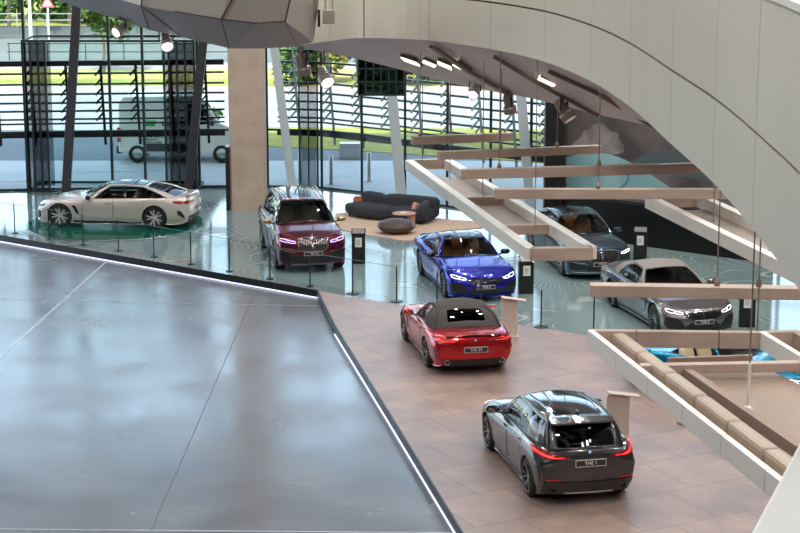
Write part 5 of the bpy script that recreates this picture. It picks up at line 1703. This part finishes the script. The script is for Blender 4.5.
def tree(label, px, D, h, r, mat='leaf', trunk=0.14, group='trees beyond the road', n=900, seed=1, name='tree', low=0.42):
    rnd_ = random.Random(seed)
    x = (px - 400) / FOC * D
    root = thing(name, label, 'tree' if name == 'tree' else 'shrub', (x, D, 0.34 if D > 127 else 0.0), 0, group)
    mb = MB()
    blobs = [(rnd_.uniform(-.55, .55) * r, rnd_.uniform(-.5, .5) * r, h * low + rnd_.uniform(0.12, 0.9) * h * (1 - low), r * rnd_.uniform(.38, .62)) for _ in range(11)]
    for k in range(n):
        bx, by, bz, br = rnd_.choice(blobs)
        d = Vector((rnd_.gauss(0, 1), rnd_.gauss(0, 1), rnd_.gauss(0, 1))).normalized() * br * rnd_.uniform(.7, 1.05)
        c = Vector((bx, by, bz)) + d
        u = Vector((rnd_.gauss(0, 1), rnd_.gauss(0, 1), rnd_.gauss(0, .7))).normalized(); v = u.orthogonal().normalized()
        s_ = rnd_.uniform(.13, .30) * (0.6 + 0.4 * r / 2.2)
        mb.add([c - u * s_, c + v * s_ * .6, c + u * s_, c - v * s_ * .6], [(0, 1, 2, 3)])
    mb.build('foliage', mat, root)
    if trunk:
        MB().tube([(0, 0, -0.05), (0.05, 0, h * .3), (0.0, 0.05, h * .7)], [trunk, trunk * .8, trunk * .4], 8).build('trunk', 'bark', root, smooth=50)
kinds = [('leaf', 'mid green bushy tree'), ('leaf_dark', 'dark green dense tree'), ('leaf', 'tall light green tree')]
spots = [(-15, 137, 7), (22, 138, 8), (47, 140, 8), (72, 135, 7), (97, 138, 7.5), (120, 134, 6.5), (143, 136, 7), (167, 138, 7), (192, 135, 7), (217, 138, 7)]
wh = ['at the left picture edge', 'behind the tall pale lamp pole', 'behind the triangular road sign', 'left of the dark facade column', 'right of the dark facade column', 'above the left vestibule spotlight', 'left of the right vestibule spotlight', 'above the right vestibule spotlight', 'behind the grey leaning column', 'left of the concrete pillar']
for i, (px, D, h) in enumerate(spots):
    m, kd = kinds[i % 3]
    tree(kd + ' beyond the road, ' + wh[i], px, D, h, 2.4, m, 0.2, seed=i + 3, low=-0.06, n=2600)
tree('slim street tree with a bare trunk, right of the dark facade column', 104, 104, 4.7, 1.7, 'leaf', 0.10, 'street trees', 900, 40, low=0.5)
tree('slim street tree by the road at the upper left picture corner', 11, 127.6, 5.2, 1.8, 'leaf', 0.15, 'street trees', 700, 41, low=0.6)
for i, px in enumerate((300, 330, 372, 405, 428, 452, 478, 503, 530, 560)):
    tree(('yellowing bush ' if i % 2 else 'dark green bush ') + ['seen left of the hanging screen, by the slanted column', 'seen behind the pale spotlight', 'behind the hanging green screen', 'right beside the hanging green screen', 'seen under the leftmost lamp slots', 'seen under the rightmost lamp slot', 'seen above the pale canopy spotlight', 'left of the straight pale blue column', 'right of the straight pale blue column', 'behind the large stage spotlight'][i],
         px, 97.8 + (i % 3) * 1.2, 3.0, 1.5, 'leaf_gold' if i % 2 else 'leaf', 0.07, 'bushes beyond the lawn', 800, 60 + i, 'bush', 0.06)

# lamp pole, road sign, guard rail
x = atd(31, 40, 125.6).x
root = thing('lamp_pole', 'tall slim pale lamp pole by the road, upper left', 'lamp pole', (x, 125.6, 0))
MB().lathe([(0.13, 0), (0.10, 3), (0.07, 9)], 12).build('pole', 'white', root, smooth=40)
MB().box((0.5, 0, 9.0), (1.2, 0.25, 0.12)).build('lamp_head', 'white', root)
x = atd(49, 40, 125.6).x
root = thing('road_sign', 'triangular red-edged warning sign on a thin pole by the road', 'sign', (x, 125.6, 0))
MB().lathe([(0.06, 0), (0.06, 2.9)], 10).build('pole', 'white', root)
T = Matrix.Translation((0, -0.08, 2.55)) @ Matrix.Rotation(PI / 2, 4, 'X')
M['sign_red'] = P('sign red', (0.6, 0.08, 0.06), 0.5)
MB().prism([(-0.48, -0.35), (0.48, -0.35), (0, 0.50)], 0, 0.02, 0, T).build('sign_plate', 'sign_red', root)
MB().prism([(-0.30, -0.25), (0.30, -0.25), (0, 0.28)], 0.02, 0.03, 0, T).build('sign_field', 'white', root)
root = thing('guard_rail', 'long pale guard rail on thin posts along the far road', 'railing', (-22, 126.4, 0.85))
for k in range(26):
    MB().box((-24 + k * 2.0, 0, 0.45), (0.07, 0.07, 0.9)).build('post', 'steel', root)
for z in (0.45, 0.88):
    MB().box((1, 0, z), (50, 0.05, 0.06)).build('rail', 'steel', root)
root = thing('handrail', 'dark two-bar handrail outside at the far left, before the road', 'railing', (-21, 111.5, 0))
for k in range(7):
    MB().box((-2.5 + k * 2.3, 0, 0.5), (0.06, 0.06, 1.0)).build('post', 'mullion', root)
for z in (0.5, 1.0):
    MB().box((4.4, 0, z), (14, 0.05, 0.06)).build('rail', 'mullion', root)
# utility box and bollards on the terrace at right
p = at(350, 158)
o = MB().box((0, 0, 0.29), (0.80, 0.5, 0.62)).build('utility_box', 'steel'); o.location = p; tag(o, 'grey metal utility box on the lawn outside, above the sofa', 'box')
for k, (px, py) in enumerate(((331, 184), (369, 181), (300, 180))):
    p = at(px, py)
    root = thing('bollard', 'grey steel bollard outside the glass, ' + ['above the left end of the sofa', 'above the rust-red cushion', 'beside the slanted pale column'][k], 'bollard', p)
    MB().lathe([(0.07, 0), (0.07, 1.0), (0.05, 1.04), (0.001, 1.05)], 14, cap=False).build('post', 'steel', root, smooth=40)
    MB().lathe([(0.11, 0), (0.11, 0.03), (0.07, 0.04)], 14).build('foot', 'steel', root)

# ---- delivery van
M['van_white'] = P('van paint', (0.85, 0.83, 0.74), 0.35, 0, 0.6)
M['van_green'] = P('van logo green', (0.02, 0.42, 0.08), 0.4)
M['van_dark'] = P('van lower trim', (0.05, 0.05, 0.055), 0.6)
M['ink'] = P('van lettering', (0.10, 0.10, 0.10), 0.5)
p = at(119, 163)
root = thing('delivery_van', 'white delivery van with dark lettering and green mark, parked outside the glass vestibule', 'van', E2(p, 0) + Vector((0, 1.0, 0)))
Wv = 1.0; T = Matrix.Rotation(PI / 2, 4, 'X')
side = [(0, .42), (0.02, 1.4), (0.05, 2.35), (0.25, 2.55), (2.95, 2.58), (3.30, 2.45), (3.87, 1.55), (4.60, 1.25), (4.77, 1.0), (4.80, .45), (4.25, .36), (0.5, .36)]
b = MB(); b.prism(side, -Wv, Wv, 0, T); b.build('body', 'van_white', root, bevel=0.05)
y = -Wv - 0.012
MB().prism([(2.60, 1.45), (3.70, 1.52), (3.27, 2.28), (2.60, 2.28)], Wv + .002, Wv + .02, 0, T).build('cab_window', 'carglass_dark', root)
MB().prism([(3.35, -0.85), (3.35, .85), (3.85, .8), (3.85, -.8)], 0, 0.01, 0, Matrix.Translation((0.03, 0, 0)) @ Matrix(((1, 0, 0, 0), (0, 1, 0, 0), (-1.58, 0, 1, 7.72), (0, 0, 0, 1)))).build('windscreen', 'carglass_dark', root)
MB().box((1.95, y, 0.60), (1.9, 0.03, 0.30)).box((4.45, y, 0.58), (0.5, 0.03, 0.26)).build('side_trim', 'van_dark', root)
MB().box((0.0, 0, 0.50), (0.16, 1.9, 0.28)).build('rear_bumper', 'van_dark', root)
mb = MB(); mb.box((0.03, y, 1.27), (0.14, 0.03, 0.2)).box((0.03, y, 0.90), (0.14, 0.03, 0.16)); mb.build('tail_lamp', 'sign_red', root)
MB().box((0.03, y, 1.08), (0.14, 0.03, 0.18)).build('reflector', 'white', root)
mb = MB()
for k, (a, wd) in enumerate(((0.65, 1.1), (0.75, .75), (0.85, .9), (0.85, .65), (0.85, .85))):
    x0 = a
    while x0 < a + wd:
        l = 0.06 + 0.09 * ((k * 7 + int(x0 * 31)) % 3) / 2
        mb.box((x0 + l / 2, y, 1.22 - 0.105 * k), (l, 0.012, 0.045)); x0 += l + .035
mb.build('small_lettering', 'ink', root)
mb = MB()
for k in range(9): mb.box((1.72 + k * .10, y, 1.50), (0.07, 0.012, 0.15)); 
mb.build('large_lettering', 'ink', root)
MB().prism([(0.98, 1.42), (1.42, 1.42), (1.48, 1.64), (1.03, 1.64)], Wv, Wv + .012, 0, T).build('logo', 'van_green', root)
for x in (0.72, 3.95):
    for sg in (-1, 1):
        t = MB().lathe([(0.21, -.11), (0.33, -.11), (0.35, -.07), (0.35, .07), (0.33, .11), (0.21, .11)], 28, 'Y', (x, sg * (Wv - .10), 0.35), cap=False).build('wheel', 'rubber', root, smooth=40)
        MB().lathe([(0.215, -.06), (0.10, -.09), (0.001, -.09)] if sg < 0 else [(0.215, .06), (0.10, .09), (0.001, .09)], 24, 'Y', (x, sg * (Wv - .10), 0.35), cap=False).build('hubcap', 'steel', t, smooth=40)
mb = MB().box((3.60, y - .12, 1.62), (0.16, 0.24, 0.32)); mb.build('door_mirror', 'van_dark', root, bevel=0.03)
MB().box((2.80, y, 1.25), (0.22, 0.03, 0.05)).build('door_handle', 'van_dark', root)
# ================================================================ the cars on show
def add(name, label, pnt, spec, rim, px, ang, which='front', left=False, z=0.0, **kw):
    sp = dict(SP[spec]); sp.update(kw)
    c = Car(name, label, pnt, sp, rim)
    place_by_wheel(c, px, ang, which, left, z)
    return c
add('hatchback', 'dark grey metallic hatchback with lit red tail lamps, nearest car on the tile floor', 'p_grey', 'hatch', 'alloy_dark', (527.5, 494.5), 102.0, 'rear', True).root.scale = (1.04,) * 3
add('convertible', 'bright red roadster with a closed black soft top, seen from behind on the tile floor', 'p_red', 'z4', 'alloy_dark', (425.5, 366.5), 101.5, 'rear', True)
gc = add('sedan', 'champagne four-door coupe in side view on the green glass disc', 'p_gold', 'gt4', 'alloy_silver', (60, 227), 172.2, 'front', True, 0.06, caliper='black')
add('sport_utility_vehicle', 'burgundy sport utility vehicle with chrome grille facing the camera', 'p_wine', 'suv', 'alloy', (274.5, 268.5), -79, 'front')
add('coupe', 'bright blue two-door coupe with black roof facing the camera', 'p_blue', 'gt', 'alloy_dark', (443, 297), -78, 'front', plate='THE 8')
add('limousine', 'steel blue limousine with tan seats before the black wall', 'p_steel', 'limo', 'alloy', (560, 275), -79, 'front')
add('convertible', 'taupe grey convertible with closed grey soft top, behind the near hanging beam', 'p_taupe', 'cabrio', 'alloy_dark', (653, 332.5), -75.5, 'front', plate='THE 8', bars='alloy_dark')
c = Car('roadster', 'open bright teal roadster with cream seats seen between the near frame beams', 'p_teal', dict(SP['open']), 'alloy_dark')
q = at(728, 393); c.place(q.x, q.y, math.radians(-36))

# green glass disc under the champagne car
q = gc.root.location
M['disc_green'] = P('green glass disc', (0.002, 0.095, 0.060), 0.10, spec=0.35)
root = thing('display_disc', 'round dark green glossy disc under the champagne four-door coupe', 'platform', (q.x, q.y, 0))
MB().lathe([(2.78, 0.0), (2.78, 0.045), (2.765, 0.06), (0.001, 0.06)], 96, cap=False).build('disc', 'disc_green', root, smooth=30)
MB().lathe([(2.79, 0.0), (2.80, 0.03), (2.79, 0.04)], 96, cap=False).build('edge_ring', 'steel', root)

# ================================================================ light
wd = bpy.data.worlds.new('world'); SC.world = wd; wd.use_nodes = True
nt = wd.node_tree; bg = nt.nodes['Background']
sky = nt.nodes.new('ShaderNodeTexSky'); sky.sky_type = 'NISHITA'; sky.sun_disc = False
sky.sun_elevation = math.radians(52); sky.sun_rotation = math.radians(180)
hs = nt.nodes.new('ShaderNodeHueSaturation'); hs.inputs['Saturation'].default_value = 0.72
nt.links.new(sky.outputs['Color'], hs.inputs['Color']); nt.links.new(hs.outputs['Color'], bg.inputs['Color']); bg.inputs['Strength'].default_value = 0.75
sl = bpy.data.lights.new('sun', 'SUN'); sl.energy = 7.0; sl.angle = math.radians(0.6); sl.color = (1, 0.95, 0.86)
so = bpy.data.objects.new('sun', sl); COL.objects.link(so); so.rotation_euler = (math.radians(37), math.radians(-8), 0); so.location = (-20, -60, 60)
def lamp(x, y, z, e, sx=2.4, col=(1, 0.95, 0.9), sy=None):
    l = bpy.data.lights.new('ceiling_lamp', 'AREA'); l.shape = 'RECTANGLE'; l.size = sx; l.size_y = sy or sx; l.energy = e; l.color = col
    o = bpy.data.objects.new('ceiling_lamp', l); COL.objects.link(o); o.location = (x, y, z)
for i, x in enumerate((-21, -16.5, -12, -7.5, -3, 1.5, 6, 10.5, 14)):
    for k, y in enumerate((2, 11, 20, 29, 38, 47, 55)):
        lamp(x + (k % 2) * 1.2, y + (i % 3) * 1.5, 15.9, 315 if x > -5 else 125, 0.4, (1, 0.96, 0.93))
SC.view_settings.view_transform = 'Standard'; SC.view_settings.look = 'None'; SC.view_settings.gamma = 1.0
SC.view_settings.exposure = 0.0
SC.cycles.use_denoising = True
SC.cycles.max_bounces = 8; SC.cycles.transparent_max_bounces = 24; SC.cycles.glossy_bounces = 4; SC.cycles.diffuse_bounces = 4
SC.cycles.sample_clamp_indirect = 6.0; SC.cycles.caustics_reflective = False; SC.cycles.caustics_refractive = False
